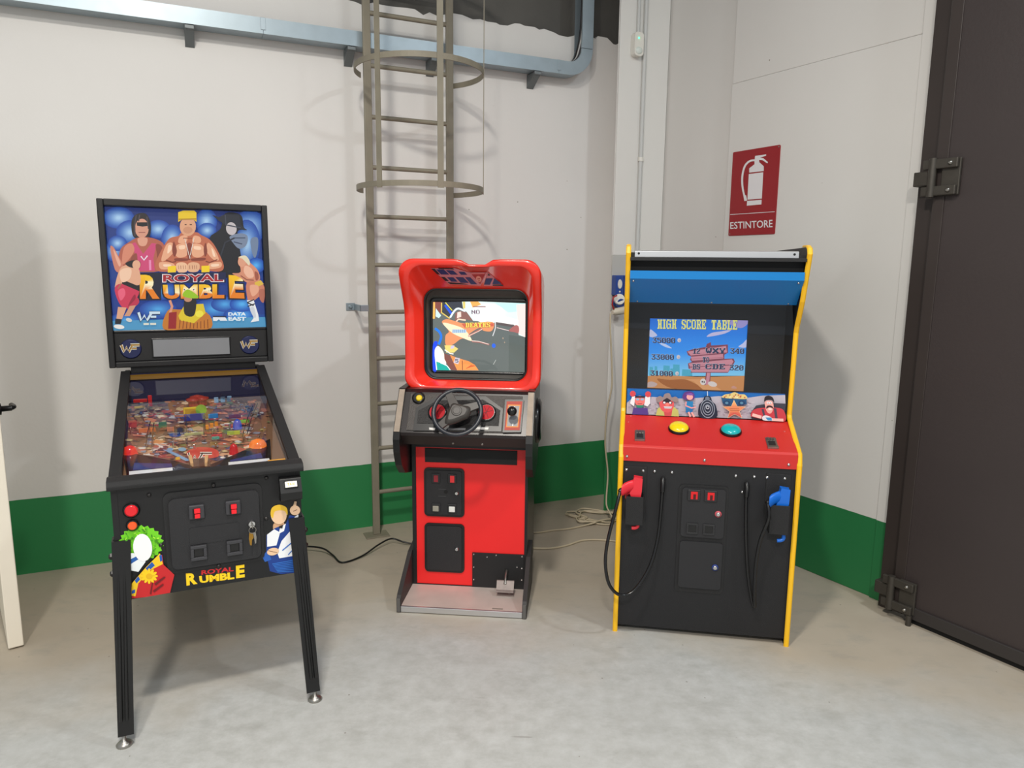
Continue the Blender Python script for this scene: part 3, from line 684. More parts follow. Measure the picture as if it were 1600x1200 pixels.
D1.ell(280, 600, 66, 96, (240, 240, 242), -6)
for k in range(12):
    a = 2 * PI * k / 12; D1.ell(325 + 40 * math.cos(a), 798 + 34 * math.sin(a), 21, 10, (246, 204, 20), math.degrees(a), 10)
D1.ell(325, 798, 22, 19, (226, 176, 16))
for q in ([(360, 850), (430, 800), (440, 806), (372, 862)], [(350, 900), (420, 850), (428, 858), (360, 910)], [(330, 920), (345, 840), (352, 842), (340, 924)]): D1.poly(q, (110, 14, 20))
obj('side_decal', D1.b, PRINT, pin, label='abstract green, white and red decal with a yellow flower')
D2 = Art(corr([(172, 768), (477, 736), (465, 893), (207, 937)]), [(-0.302, 0.862), (0.320, 0.861), (0.279, 0.483), (-0.262, 0.479)], lambda u, v, o: (u, 0.0848 - o, v))
SK, NAVY, WH = (234, 196, 160), (18, 58, 138), (238, 240, 244)
D2.blob([(1190, 440), (1260, 430), (1262, 500), (1200, 510)], (206, 160, 122))
D2.poly([(1140, 520), (1200, 470), (1275, 440), (1300, 380), (1358, 390), (1352, 620), (1345, 780), (1240, 790), (1165, 770), (1140, 650)], NAVY)
D2.poly([(1145, 515), (1195, 478), (1235, 500), (1210, 590), (1145, 600)], WH); D2.poly([(1245, 560), (1340, 450), (1352, 560), (1345, 660), (1230, 680), (1215, 640)], WH)
D2.poly([(1335, 392), (1362, 375), (1358, 450), (1345, 445)], WH); D2.poly([(1235, 465), (1275, 438), (1262, 490), (1225, 510)], WH)
D2.poly([(1110, 670), (1150, 620), (1175, 690), (1130, 705)], (38, 92, 178))
for k in range(7): D2.line([(1180 + 6 * k, 720 + 9 * k), (1345, 690 + 13 * k)], 6, (46, 110, 196))
D2.line([(1345, 545), (1250, 625)], 7, (46, 110, 196)); D2.line([(1290, 655), (1340, 600)], 6, (46, 110, 196))
D2.ell(1225, 378, 55, 64, SK, -8); D2.blob([(1168, 372), (1180, 325), (1230, 306), (1280, 328), (1284, 380), (1262, 348), (1200, 352), (1185, 400)], (232, 188, 50))
D2.ell(1338, 345, 36, 34, SK); D2.poly([(1316, 345), (1334, 282), (1350, 284), (1340, 345)], SK); D2.ell(1185, 632, 42, 26, SK, -12)
D2.line([(1150, 625), (1215, 640)], 4, (120, 80, 60)); D2.line([(1325, 352), (1352, 340)], 4, (120, 80, 60))
D2.poly([(1228, 455), (1255, 445), (1250, 470), (1226, 468)], (20, 22, 30))
obj('side_decal', D2.b, PRINT, pin, label='decal of a man in blue and white pointing up')

# backbox: shell, speaker panel, display, lit backglass
bb_ = obj('backbox', B().box(-0.354, -0.328, 1.15, 1.38, 1.13, 1.876).box(0.328, 0.354, 1.15, 1.38, 1.13, 1.876).box(-0.328, 0.328, 1.15, 1.38, 1.846, 1.876).box(-0.328, 0.328, 1.15, 1.38, 1.13, 1.156).box(-0.328, 0.328, 1.36, 1.38, 1.156, 1.846), BLACK, pin, 0.004)
obj('backbox_neck', B().box(-0.27, 0.27, 1.17, 1.36, 1.08, 1.13), BLACK, pin)
A = Art([(125, 92), (1130, 135), (1165, 880), (187, 893)], [(-0.327, 1.844), (0.327, 1.844), (0.327, 1.298), (-0.327, 1.298)], lambda u, v, o: (u, 1.196 - o, v), 0.00008)
A.poly([(125, 92), (1130, 135), (1165, 880), (187, 893)], lambda x, y: (14, 42, 120) if y < 500 else (20, 80, 170))
A.poly([(160, 560), (1150, 560), (1160, 800), (180, 800)], (16, 60, 150))
for cx, cy, rx, ry in ((215, 165, 100, 70), (290, 260, 90, 80), (470, 240, 80, 60), (560, 300, 70, 90), (780, 190, 70, 80), (785, 250, 60, 50), (1060, 230, 110, 110), (1040, 340, 90, 160), (190, 380, 60, 70), (210, 330, 60, 50), (480, 640, 120, 60), (260, 830, 110, 50), (470, 760, 120, 60), (830, 760, 130, 70), (900, 730, 90, 50), (1000, 800, 110, 50), (560, 460, 50, 50), (1100, 480, 60, 50), (1010, 730, 80, 50), (420, 590, 70, 50)):
    A.glow(cx, cy, rx, ry, (22, 74, 172), (176, 214, 246) if cy < 420 else (84, 176, 240), 13)
A.poly([(180, 830), (1160, 815), (1165, 880), (187, 893)], (74, 150, 196))
# dark coat figure on the right
A.blob([(800, 300), (870, 240), (900, 140), (1000, 150), (1020, 230), (1040, 250), (980, 260), (1000, 400), (1010, 520), (900, 560), (850, 520), (860, 400)], (20, 22, 30))
A.poly([(815, 150), (860, 165), (900, 145), (990, 145), (1000, 215), (1040, 250), (940, 235), (860, 190)], (34, 38, 50)); A.ell(940, 240, 34, 42, (196, 188, 190), -10)
A.blob([(930, 290), (1000, 270), (1045, 290), (1035, 350), (990, 370), (950, 330)], (120, 134, 158)); A.blob([(1065, 310), (1110, 300), (1112, 370), (1095, 430), (1075, 400)], (112, 130, 158))
# figure in pink on the left
A.blob([(300, 190), (330, 145), (390, 140), (422, 200), (420, 280), (395, 300), (330, 300), (305, 270)], (36, 30, 34))
A.blob([(230, 370), (290, 320), (340, 295), (420, 295), (500, 330), (510, 400), (490, 510), (250, 510), (215, 480)], (178, 96, 76))
A.blob([(165, 360), (185, 355), (215, 410), (245, 470), (235, 515), (195, 500)], (206, 130, 106))
A.poly([(295, 335), (325, 325), (375, 400), (430, 330), (460, 335), (440, 430), (450, 510), (345, 510), (340, 440)], (206, 72, 118)); A.ell(366, 235, 44, 62, (214, 152, 128))
A.poly([(333, 196), (404, 196), (402, 220), (370, 224), (335, 218)], (26, 22, 26)); A.line([(360, 415), (380, 440), (402, 412)], 8, (232, 226, 236)); A.line([(418, 440), (420, 505)], 14, (232, 140, 180))
for q, c in (([(252, 360), (300, 332), (318, 380), (270, 450), (240, 460)], (214, 136, 110)), ([(455, 340), (492, 350), (500, 410), (470, 470), (462, 400)], (140, 66, 54)), ([(340, 300), (400, 298), (392, 345), (352, 345)], (222, 160, 134)), ([(300, 420), (335, 400), (330, 500), (280, 505)], (146, 74, 60)), ([(185, 370), (205, 400), (232, 460), (222, 480), (200, 430)], (232, 172, 148))): A.blob(q, c)
A.line([(330, 150), (320, 220), (322, 285)], 9, (70, 60, 66)); A.line([(352, 148), (345, 190)], 7, (80, 70, 76)); A.line([(398, 160), (408, 240)], 7, (74, 64, 70)); A.line([(345, 262), (388, 262)], 5, (150, 84, 76))
A.line([(900, 150), (905, 215), (1000, 235)], 8, (62, 66, 80)); A.line([(870, 420), (900, 330), (960, 300)], 10, (44, 48, 60)); A.line([(960, 300), (1030, 300)], 6, (60, 70, 92)); A.line([(955, 325), (1010, 340)], 6, (60, 70, 92))
# central torso
A.blob([(600, 285), (545, 300), (500, 360), (452, 465), (470, 512), (560, 515), (640, 505), (740, 505), (860, 518), (892, 480), (845, 370), (800, 310), (745, 280), (715, 262), (625, 262)], (190, 106, 76))
for q in ([(520, 345), (560, 330), (575, 380), (520, 440), (490, 440)], [(790, 330), (830, 370), (860, 440), (825, 440), (780, 385)], [(590, 345), (650, 335), (655, 410), (600, 425), (575, 390)], [(690, 340), (750, 345), (770, 395), (735, 425), (690, 412)], [(480, 455), (560, 460), (575, 490), (490, 500)], [(800, 465), (870, 455), (872, 490), (800, 500)], [(610, 290), (655, 282), (650, 325), (600, 330)], [(700, 285), (740, 295), (740, 330), (690, 325)]): A.blob(q, (232, 170, 134))
for q in ([(655, 340), (685, 340), (680, 430), (660, 430)], [(578, 430), (660, 432), (655, 446), (585, 448)], [(688, 432), (770, 428), (765, 444), (690, 447)], [(570, 320), (590, 380), (575, 420), (560, 380)], [(775, 330), (785, 390), (770, 420), (762, 370)]): A.blob(q, (134, 62, 46))
A.ell(660, 225, 52, 62, (222, 164, 128)); A.poly([(598, 132), (630, 122), (700, 122), (715, 135), (716, 196), (690, 176), (625, 178), (598, 196)], (232, 196, 34)); A.ell(660, 248, 30, 22, (206, 146, 112))
for x in (558, 774): A.poly([(x - 26, 480), (x + 26, 478), (x + 26, 520), (x - 26, 522)], (244, 208, 30))
A.blob([(585, 470), (620, 455), (655, 470), (655, 515), (600, 520)], (238, 190, 152)); A.blob([(660, 470), (695, 455), (735, 470), (725, 515), (665, 515)], (228, 176, 138))
for q, c in (([(535, 350), (552, 345), (556, 372), (530, 400)], (250, 214, 184)), ([(812, 365), (828, 385), (838, 420), (822, 415)], (250, 214, 184)), ([(605, 350), (640, 346), (640, 368), (608, 372)], (250, 210, 178)), ([(700, 352), (740, 356), (742, 376), (704, 372)], (250, 210, 178)), ([(505, 468), (550, 470), (550, 480), (510, 484)], (250, 214, 184)), ([(812, 470), (858, 468), (856, 482), (815, 486)], (250, 214, 184))): A.blob(q, c)
for x in (600, 615, 630, 645, 672, 688, 702, 716): A.line([(x, 476), (x + 2, 500)], 3, (150, 88, 66))
A.line([(520, 440), (560, 455), (585, 450)], 6, (120, 54, 40)); A.line([(775, 450), (800, 458), (850, 440)], 6, (120, 54, 40)); A.line([(640, 300), (668, 410)], 4, (226, 220, 210)); A.line([(700, 298), (676, 410)], 4, (226, 220, 210)); A.line([(630, 300), (690, 300)], 5, (150, 84, 62)); A.line([(672, 412), (674, 432)], 5, (230, 226, 220)); A.line([(600, 178), (714, 176)], 8, (180, 140, 20)); A.line([(640, 212), (652, 212)], 6, (90, 56, 44)); A.line([(672, 212), (686, 212)], 6, (90, 56, 44))
# lettering
GOLD = lambda y0, y1: (lambda x, y: (248, 196, 24) if (y - y0) / (y1 - y0) < 0.25 else ((255, 244, 200) if (y - y0) / (y1 - y0) < 0.6 else (232, 128, 22)))
A.poly([(330, 525), (490, 520), (490, 700), (340, 700)], (18, 22, 48)); A.poly([(490, 522), (905, 522), (905, 590), (490, 590)], (14, 26, 70))
A.text('R', [(340, 528), (490, 528), (490, 696), (345, 696)], (24, 22, 34), 0.09); A.text('UMBL', [(490, 592), (908, 592), (905, 700), (498, 700)], (24, 22, 34), 0.07); A.text('E', [(914, 532), (1024, 538), (1036, 702), (920, 700)], (24, 22, 34), 0.09)
A.text('R', [(352, 535), (470, 535), (480, 690), (355, 690)], GOLD(535, 690), 0.05); A.text('UMBL', [(500, 600), (895, 600), (895, 692), (508, 692)], GOLD(600, 692), 0.05); A.text('E', [(922, 540), (1014, 545), (1026, 694), (930, 690)], GOLD(540, 692), 0.05)
A.text('ROYAL', [(496, 530), (894, 530), (894, 586), (496, 586)], (238, 226, 226), 0.06); A.text('ROYAL', [(502, 535), (888, 535), (888, 581), (502, 581)], (166, 30, 40), 0.03)
# wrestler in pink trunks
A.blob([(225, 500), (270, 470), (320, 475), (352, 510), (350, 600), (250, 590), (215, 620), (195, 610)], (226, 170, 138)); A.blob([(262, 460), (310, 440), (355, 450), (350, 490), (290, 485)], (32, 26, 30)); A.ell(332, 470, 26, 30, (226, 172, 140))
A.blob([(195, 615), (250, 590), (345, 630), (330, 690), (260, 750), (215, 700)], (204, 52, 84)); A.poly([(245, 565), (352, 610), (350, 640), (240, 592)], (22, 20, 26)); A.blob([(330, 680), (350, 710), (320, 740), (270, 750)], (190, 46, 76))
A.poly([(215, 740), (270, 745), (240, 820), (205, 815)], (222, 164, 132)); A.poly([(290, 735), (330, 730), (290, 800), (255, 800)], (206, 150, 120)); A.poly([(198, 815), (240, 820), (232, 850), (196, 850)], (24, 24, 32)); A.ell(222, 868, 34, 14, (236, 232, 226), 8); A.ell(285, 825, 20, 12, (210, 210, 206), 20)
# fighter in white boots
A.blob([(985, 430), (1030, 420), (1060, 460), (1110, 510), (1125, 570), (1090, 600), (1040, 590), (1000, 560), (945, 530), (1000, 520)], (214, 142, 112)); A.ell(1008, 455, 26, 34, (222, 158, 128)); A.blob([(985, 425), (1030, 415), (1058, 450), (1055, 480), (1030, 455), (1010, 435)], (226, 216, 186))
A.blob([(1040, 590), (1130, 590), (1155, 640), (1110, 690), (1060, 720), (1045, 700)], (206, 128, 100)); A.poly([(1090, 590), (1130, 575), (1150, 600), (1095, 625)], (222, 184, 70)); A.poly([(1040, 705), (1085, 705), (1115, 800), (1120, 840), (1065, 848), (1085, 820)], (234, 236, 238)); A.line([(1042, 720), (1085, 740)], 8, (30, 30, 40)); A.blob([(1120, 640), (1155, 640), (1150, 720), (1125, 700)], (180, 106, 86))
for q, c in (([(225, 515), (262, 490), (300, 500), (290, 560), (240, 580)], (242, 200, 170)), ([(215, 640), (250, 620), (262, 660), (232, 700)], (232, 96, 124)), ([(300, 690), (322, 660), (325, 690), (280, 735)], (150, 30, 58)), ([(1030, 480), (1070, 500), (1085, 550), (1050, 560), (1020, 520)], (238, 184, 156)), ([(1060, 610), (1110, 610), (1115, 650), (1075, 680)], (232, 168, 138)), ([(1090, 520), (1112, 530), (1116, 565), (1098, 575)], (160, 86, 66)), ([(1060, 760), (1085, 750), (1100, 810), (1085, 815)], (206, 212, 220))): A.blob(q, c)
A.line([(235, 590), (215, 625)], 8, (170, 110, 86)); A.line([(1000, 545), (1040, 572), (1085, 575)], 6, (140, 74, 56)); A.line([(1042, 720), (1088, 700)], 7, (40, 40, 50)); A.line([(1045, 745), (1092, 728)], 7, (40, 40, 50))
# figure in yellow coat, bottom centre
A.blob([(505, 885), (530, 770), (600, 760), (780, 780), (812, 882), (660, 888)], (196, 120, 40)); A.poly([(600, 800), (640, 730), (760, 725), (775, 785), (700, 850), (610, 830)], (222, 196, 40)); A.blob([(640, 690), (680, 670), (715, 700), (700, 800), (640, 790)], (30, 26, 28)); A.ell(662, 692, 26, 20, (196, 140, 108)); A.blob([(628, 660), (655, 632), (690, 645), (730, 680), (700, 690), (640, 680)], (150, 196, 30)); A.line([(545, 700), (560, 740), (545, 790)], 16, (220, 150, 120))
for k in range(9): A.line([(612 + 22 * k, 850 - 6 * abs(k - 4)), (606 + 23 * k, 884)], 5, (126, 62, 20))
A.poly([(540, 780), (590, 775), (585, 884), (535, 884)], (150, 26, 34)); A.ell(735, 790, 26, 22, (240, 226, 70))
# small emblems
def wf(Z, x, y, s, c, wd):
    Z.line([(x, y), (x + 14 * s, y + 44 * s), (x + 32 * s, y + 16 * s), (x + 46 * s, y + 44 * s), (x + 72 * s, y)], wd, c)
    Z.line([(x + 58 * s, y + 3 * s), (x + 116 * s, y + 3 * s)], wd, c); Z.line([(x + 66 * s, y + 25 * s), (x + 96 * s, y + 25 * s)], wd * 0.8, c)
wf(A, 346, 778, 1.18, (40, 60, 96), 26); wf(A, 346, 776, 1.18, (206, 226, 240), 16); A.line([(378, 852), (412, 852)], 13, (222, 222, 206)); A.line([(420, 852), (458, 852)], 13, (222, 222, 206))
A.poly([(822, 812), (900, 812), (915, 836), (870, 836), (860, 826), (845, 838), (824, 836)], (230, 234, 240)); A.poly([(822, 804), (908, 806), (908, 814), (822, 812)], (22, 34, 60))
A.text('DATA', [(920, 782), (1036, 782), (1034, 804), (920, 804)], (226, 238, 246), 0.05); A.text('EAST', [(920, 810), (1036, 812), (1034, 838), (922, 836)], (226, 238, 246), 0.05)
obj('backglass', A.b, PRINT_BL, bb_, label='backlit blue art glass lettered ROYAL RUMBLE')
obj('backglass_pane', B().add([(-0.327, 1.180, 1.298), (0.327, 1.180, 1.298), (0.327, 1.180, 1.846), (-0.327, 1.180, 1.846)], [(0, 1, 2, 3)]), PANE, bb_)
obj('glass_channel', B().box(-0.328, 0.328, 1.168, 1.20, 1.286, 1.298), BLACK_GL, bb_, 0.003)
spk = obj('speaker_panel', B().box(-0.328, 0.328, 1.172, 1.20, 1.156, 1.286), BLACK_TEX, bb_, 0.003)
obj('display', B().box(-0.178, 0.162, 1.168, 1.172, 1.168, 1.258), BLACK_GL, spk, 0.002)
obj('display_screen', B().box(-0.172, 0.156, 1.166, 1.168, 1.174, 1.252), mat('grey_display', (128, 130, 134), 0.25, var=0.06), spk)
for x in (-0.264, 0.248):
    gq = obj('speaker_emblem', B().rod([(0.044, 0), (0.044, 0.003), (0.040, 0.005)], (x, 1.172, 1.213), (0, -1, 0), 32), mat('navy_disc', (24, 32, 76), 0.35), spk)
    Z = Art([(0, 0), (116, 0), (116, 50), (0, 50)], [(x - 0.037, 1.233), (x + 0.037, 1.233), (x + 0.037, 1.197), (x - 0.037, 1.197)], lambda u, v, o: (u, 1.1668 - o, v))
    wf(Z, 0, 0, 1.0, (232, 226, 206), 20); wf(Z, 0, 0, 1.0, (30, 24, 22), 12); wf(Z, 1, 0, 1.0, (196, 150, 70), 5)
    obj('emblem_lettering', Z.b, PRINT, gq, label='gold and white letter emblem')

# ---- playfield, drawing space is the zoomed photograph of the glass
PS = [(110, 950), (1300, 830), (1200, 230), (90, 300)]; PD = [(-0.255, 0.219), (0.218, 0.219), (0.284, 1.191), (-0.30, 1.185)]
PFH = homography(PS, PD)
obj('playfield_board', B().add([(-0.282, 0.13, pz(.13) - .012), (0.282, 0.13, pz(.13) - .012), (0.282, 1.14, pz(1.14) - .012), (-0.282, 1.14, pz(1.14) - .012), (-0.282, 0.13, pz(.13)), (0.282, 0.13, pz(.13)), (0.282, 1.14, pz(1.14)), (-0.282, 1.14, pz(1.14))], [(0, 3, 2, 1), (4, 5, 6, 7), (0, 1, 5, 4), (1, 2, 6, 5), (2, 3, 7, 6), (3, 0, 4, 7)]), mat('playfield_wood', (150, 112, 84), 0.3), pin)
A = Art(PS, PD, lambda u, v, o: (u, v, pz(v) + 0.0004 + o), 0.00002)
rnd = random.Random(21)
cols = [(176, 118, 92), (206, 160, 124), (164, 72, 60), (140, 96, 76), (204, 184, 136), (60, 76, 118), (120, 132, 90), (190, 104, 82), (104, 116, 136), (226, 200, 168), (112, 66, 62), (66, 58, 62), (196, 196, 196), (150, 160, 176), (232, 228, 220), (214, 140, 96)]
for k in range(430):
    x = rnd.uniform(110, 1280); y = rnd.uniform(300, 800); r = (rnd.uniform(18, 50) if k < 150 else rnd.uniform(6, 24)) * (0.4 + y / 800)
    q = []
    n = rnd.randint(5, 8); a0 = rnd.uniform(0, 6)
    for j in range(n):
        a = a0 + 2 * PI * j / n; rr = r * rnd.uniform(0.5, 1.2); q.append((min(1295, max(70, x + rr * 1.5 * math.cos(a))), y + rr * 0.45 * math.sin(a)))
    A.poly(q, rnd.choice(cols))
for k in range(26):
    x = rnd.uniform(250, 1050); y = rnd.uniform(520, 740); A.line([(x, y), (x + rnd.uniform(-120, 120), y + rnd.uniform(-18, 18))], rnd.uniform(3, 8), rnd.choice([(236, 214, 190), (60, 36, 34), (230, 150, 120)]))
A.blob([(600, 740), (700, 700), (840, 720), (860, 780), (720, 800), (620, 790)], (206, 66, 54)); wf(A, 610, 748, 1.7, (240, 236, 226), 24); wf(A, 610, 748, 1.7, (40, 26, 26), 10)
A.ell(460, 720, 26, 14, (120, 166, 206)); A.ell(560, 720, 34, 16, (120, 170, 200)); A.ell(500, 600, 50, 16, (60, 90, 160)); A.poly([(395, 720), (470, 735), (640, 815), (590, 818)], (124, 170, 210))
A.poly([(640, 800), (720, 795), (790, 800), (800, 860), (630, 868)], (86, 60, 48))
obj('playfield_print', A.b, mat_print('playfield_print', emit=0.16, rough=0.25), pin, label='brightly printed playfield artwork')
# apron with instruction cards at the front of the playfield
def P2(x, y, h=0.0):
    u, v = PFH(x, y); return (u, v, pz(v) + h)
def slab(pts, h0, h1, bx=None):
    bx = bx or B(); n = len(pts); lo = [P2(x, y, h0) for x, y in pts]; hi = [P2(x, y, h1) for x, y in pts]
    return bx.add(lo + hi, [tuple(range(n, 2 * n)), tuple(range(n))[::-1]] + [(i, (i + 1) % n, n + (i + 1) % n, n + i) for i in range(n)])
ap = obj('apron', slab([(64, 745), (160, 765), (520, 830), (640, 866), (640, 900), (100, 960)], 0, 0.014), BLACK_GL, pin)
ap2 = obj('apron', slab([(790, 858), (900, 815), (1292, 640), (1302, 838), (790, 900)], 0, 0.014), BLACK_GL, pin)
BLUEC = mat('blue_card', (46, 60, 130), 0.4); WC = mat('white_card', (236, 238, 240), 0.4, emit=0.12)
obj('apron_card', slab([(160, 845), (470, 850), (480, 880), (150, 905)], 0.014, 0.0145), BLUEC, ap)
obj('apron_card', slab([(118, 918), (480, 884), (482, 914), (118, 952)], 0.0146, 0.0152), WC, ap)
obj('apron_card', slab([(960, 820), (1215, 760), (1230, 800), (960, 835)], 0.014, 0.0145), BLUEC, ap2)
obj('apron_card', slab([(945, 840), (1284, 806), (1290, 826), (946, 864)], 0.0146, 0.0152), WC, ap2)
obj('apron_strip', slab([(555, 888), (890, 862), (890, 880), (558, 906)], 0.0, 0.006), mat('light_blue_strip', (110, 150, 214), 0.4), pin)
for q in ([(610, 800), (640, 795), (655, 862), (630, 868)], [(748, 795), (780, 795), (770, 860), (748, 862)]): obj('flipper', slab(q, 0.008, 0.022), mat('flipper_plastic', (236, 190, 130), 0.35), pin, 0.001)
obj('flipper_emblem', slab([(505, 815), (540, 808), (545, 830), (508, 834)], 0.02, 0.022), YELLOW, pin)
# domes, signs, targets, bumpers, ramps
def dome(x, y, r, c, em):
    u, v = PFH(x, y); return obj('flasher_dome', B().rod([(r * 1.1, 0), (r * 1.1, 0.006), (r, 0.008), (r * 0.96, 0.022), (r * 0.7, 0.036), (r * 0.2, 0.042)], (u, v, pz(v)), (0, 0, 1), 18), mat('dome_%d' % c[1], c, 0.15, emit=em), pin)
dome(125, 760, 0.026, (226, 52, 34), 0.35); dome(1190, 700, 0.034, (236, 122, 30), 0.35); dome(990, 740, 0.016, (200, 30, 36), 0.2); dome(1020, 530, 0.018, (40, 90, 200), 0.2)
def board(x, y, wd, hh, c, name='plastic_sign', th=0.006, em=0.12, lift=0.02):
    u, v = PFH(x, y); o = obj(name, B().box(u - wd / 2, u + wd / 2, v, v + th, pz(v) + lift, pz(v) + lift + hh), mat('sign_%d_%d_%d' % c, c, 0.35, emit=em), pin, 0.002); return u, v, o
u, v, o = board(665, 500, 0.082, 0.030, (52, 60, 150)); u, v, o = board(655, 480, 0.075, 0.034, (226, 196, 40), lift=0.035)
obj('sign_disc', B().rod([(0.022, 0), (0.022, 0.004)], (u + 0.032, v - 0.001, pz(v) + 0.056), (0, -1, 0), 20), mat('sign_green', (126, 190, 60), 0.4, emit=0.12), o); obj('sign_face', B().box(u - 0.032, u + 0.012, v - 0.002, v, pz(v) + 0.04, pz(v) + 0.062), mat('sign_ink', (190, 140, 20), 0.4, emit=0.1), o)
for k in range(3): board(770 + 38 * k, 575 - 14 * k, 0.013, 0.020, (232, 150, 40), 'drop_target')
for k in range(3): board(845 + 55 * k, 350 - 6 * k, 0.019, 0.026, (150, 190, 226), 'drop_target')
board(215, 385, 0.055, 0.016, (196, 40, 46), lift=0.04); board(225, 400, 0.06, 0.010, (222, 180, 40), lift=0.022); board(296, 380, 0.016, 0.05, (214, 40, 46), lift=0.02)
board(660, 625, 0.07, 0.012, (180, 186, 130)); board(840, 660, 0.028, 0.012, (60, 170, 150)); board(850, 640, 0.04, 0.012, (196, 44, 50)); board(990, 620, 0.05, 0.016, (170, 196, 70)); board(1070, 520, 0.05, 0.014, (110, 190, 70)); board(820, 480, 0.04, 0.02, (40, 130, 200))
board(270, 600, 0.06, 0.018, (212, 120, 60)); board(400, 560, 0.03, 0.024, (80, 130, 90)); board(540, 600, 0.04, 0.026, (60, 52, 48)); board(480, 590, 0.04, 0.018, (206, 130, 90)); board(150, 560, 0.03, 0.03, (170, 50, 50)); board(1000, 480, 0.05, 0.018, (110, 40, 60))
for x, y in ((680, 300), (720, 310), (650, 320)):
    u, v = PFH(x, y); o = obj('pop_bumper', B().rod([(0.022, 0), (0.022, 0.02), (0.032, 0.026), (0.030, 0.034), (0.006, 0.040)], (u, v - 0.06, pz(v)), (0, 0, 1), 18), mat('bumper_cap', (196, 70, 60), 0.3), pin)
CLEAR = mat_pane('ramp_plastic', (0.86, 0.90, 0.94), 1.45)
def ramp(pts, wd, h0, h1, name='clear_ramp'):
    P = smooth_path([P2(x, y, h) for (x, y), h in zip(pts, [h0 + (h1 - h0) * i / (len(pts) - 1) for i in range(len(pts))])], 6)
    rings = []
    for i, p in enumerate(P):
        t = Vector(P[min(i + 1, len(P) - 1)]) - Vector(P[max(i - 1, 0)]); sd = Vector((-t.y, t.x, 0)).normalized() * wd / 2; p = Vector(p)
        rings.append([tuple(p + sd + Vector((0, 0, .018))), tuple(p + sd), tuple(p - sd), tuple(p - sd + Vector((0, 0, .018)))])
    return obj(name, B().loft(rings, False, closed=False), CLEAR, pin)
ramp([(1180, 640), (1160, 500), (1120, 420), (1000, 370), (860, 360)], 0.05, 0.02, 0.05); ramp([(200, 560), (180, 470), (260, 420), (420, 400)], 0.05, 0.02, 0.05)
for x0, y0, x1, y1 in ((260, 740, 300, 560), (310, 740, 330, 570), (1060, 660, 1150, 420), (1100, 640, 1190, 400), (600, 620, 590, 480), (742, 640, 745, 480)):
    a, c = P2(x0, y0, 0.03), P2(x1, y1, 0.045); obj('wire_rail', B().tube([a, ((a[0] + c[0]) / 2, (a[1] + c[1]) / 2, (a[2] + c[2]) / 2 + 0.012), c], 0.0022, 8), CHROME, pin)
for k in range(14):
    x, y = rnd.uniform(130, 1240), rnd.uniform(420, 740); u, v = PFH(x, y)
    obj('post', B().rod([(0.004, 0), (0.004, 0.022), (0.006, 0.024), (0.003, 0.028)], (u, v, pz(v)), (0, 0, 1), 10), CHROME, pin)
# rear board of the playfield
obj('rear_board', B().box(-0.282, 0.282, 1.135, 1.148, pz(1.13), gz(1.13) - 0.008), mat('navy_board', (44, 50, 92), 0.4), pin)
obj('rear_strip', B().box(-0.28, 0.28, 1.128, 1.135, gz(1.13) - 0.034, gz(1.13) - 0.012), mat('gold_strip', (176, 136, 52), 0.4), pin)
for sx in (-1, 1):
    x0, x1 = sorted((sx * 0.2815, sx * 0.283))
    obj('side_blade', B().prism([(0.13, pz(.13)), (1.13, pz(1.13)), (1.13, gz(1.13) - .008), (0.13, gz(.13) - .008)], 'x', x0, x1), mat('side_blade_grey', (120, 120, 122), 0.25, 0.7), pin)
obj('rail_sticker', B().box(0.20, 0.262, 0.135, 0.165, gz(.15) - 0.004, gz(.15) - 0.003).add([(0, 0, 0)], []), mat('amber_sticker', (226, 160, 50), 0.4), pin).rotation_euler = (0, 0, 0)

# ================================================================== driving cabinet
drv = thing('driving_cabinet', 'red upright driving arcade cabinet with steering wheel and lit screen', 'arcade cabinet', (-0.2255, 3.1375, 0), rad(-5.2))
def ring2(x0, x1, z0, z1, r, n=7, m=14):
    """rounded rectangle with subdivided straight sides, counter-clockwise from the right"""
    out = []; c = [(x1 - r, z1 - r, 0), (x0 + r, z1 - r, 90), (x0 + r, z0 + r, 180), (x1 - r, z0 + r, 270)]
    arcs = [[(cx + r * math.cos(rad(a + 90 * k / n)), cz + r * math.sin(rad(a + 90 * k / n))) for k in range(n + 1)] for cx, cz, a in c]
    for i in range(4):
        out += arcs[i]; p, q = arcs[i][-1], arcs[(i + 1) % 4][0]
        out += [(p[0] + (q[0] - p[0]) * k / m, p[1] + (q[1] - p[1]) * k / m) for k in range(1, m)]
    return out
def sst(t): t = max(0, min(1, t)); return t * t * (3 - 2 * t)
# lower body
obj('body', B().box(-0.282, 0.285, 0.262, 0.80, 0.0, 1.03), mat('black_body_gloss', (26, 20, 22), 0.3), drv, 0.004)
obj('front_frame', B().box(-0.282, -0.262, 0.25, 0.262, 0.0, 0.75).box(0.272, 0.285, 0.25, 0.262, 0.0, 0.75).box(-0.262, 0.272, 0.25, 0.262, 0.735, 0.75).box(-0.262, 0.272, 0.25, 0.262, 0.0, 0.034), BLACK, drv)
fp = obj('front_panel', B().box(-0.262, 0.272, 0.254, 0.262, 0.034, 0.735), RED, drv)
obj('vent_panel', B().box(-0.217, 0.232, 0.250, 0.254, 0.660, 0.730), BLACK_TEX, fp, 0.001)
def coin(z0, z1):
    f = obj('coin_door_frame', B().prism(rrect(-0.222, -0.023, z0, z1, 0.022), 'y', 0.247, 0.254), BLACK_PL, drv, 0.002)
    d = obj('coin_door', B().prism(rrect(-0.209, -0.036, z0 + 0.012, z1 - 0.012, 0.012), 'y', 0.242, 0.247), DOORBLK, drv, 0.0025)
    return d
d1 = coin(0.388, 0.634); d2 = coin(0.100, 0.352)
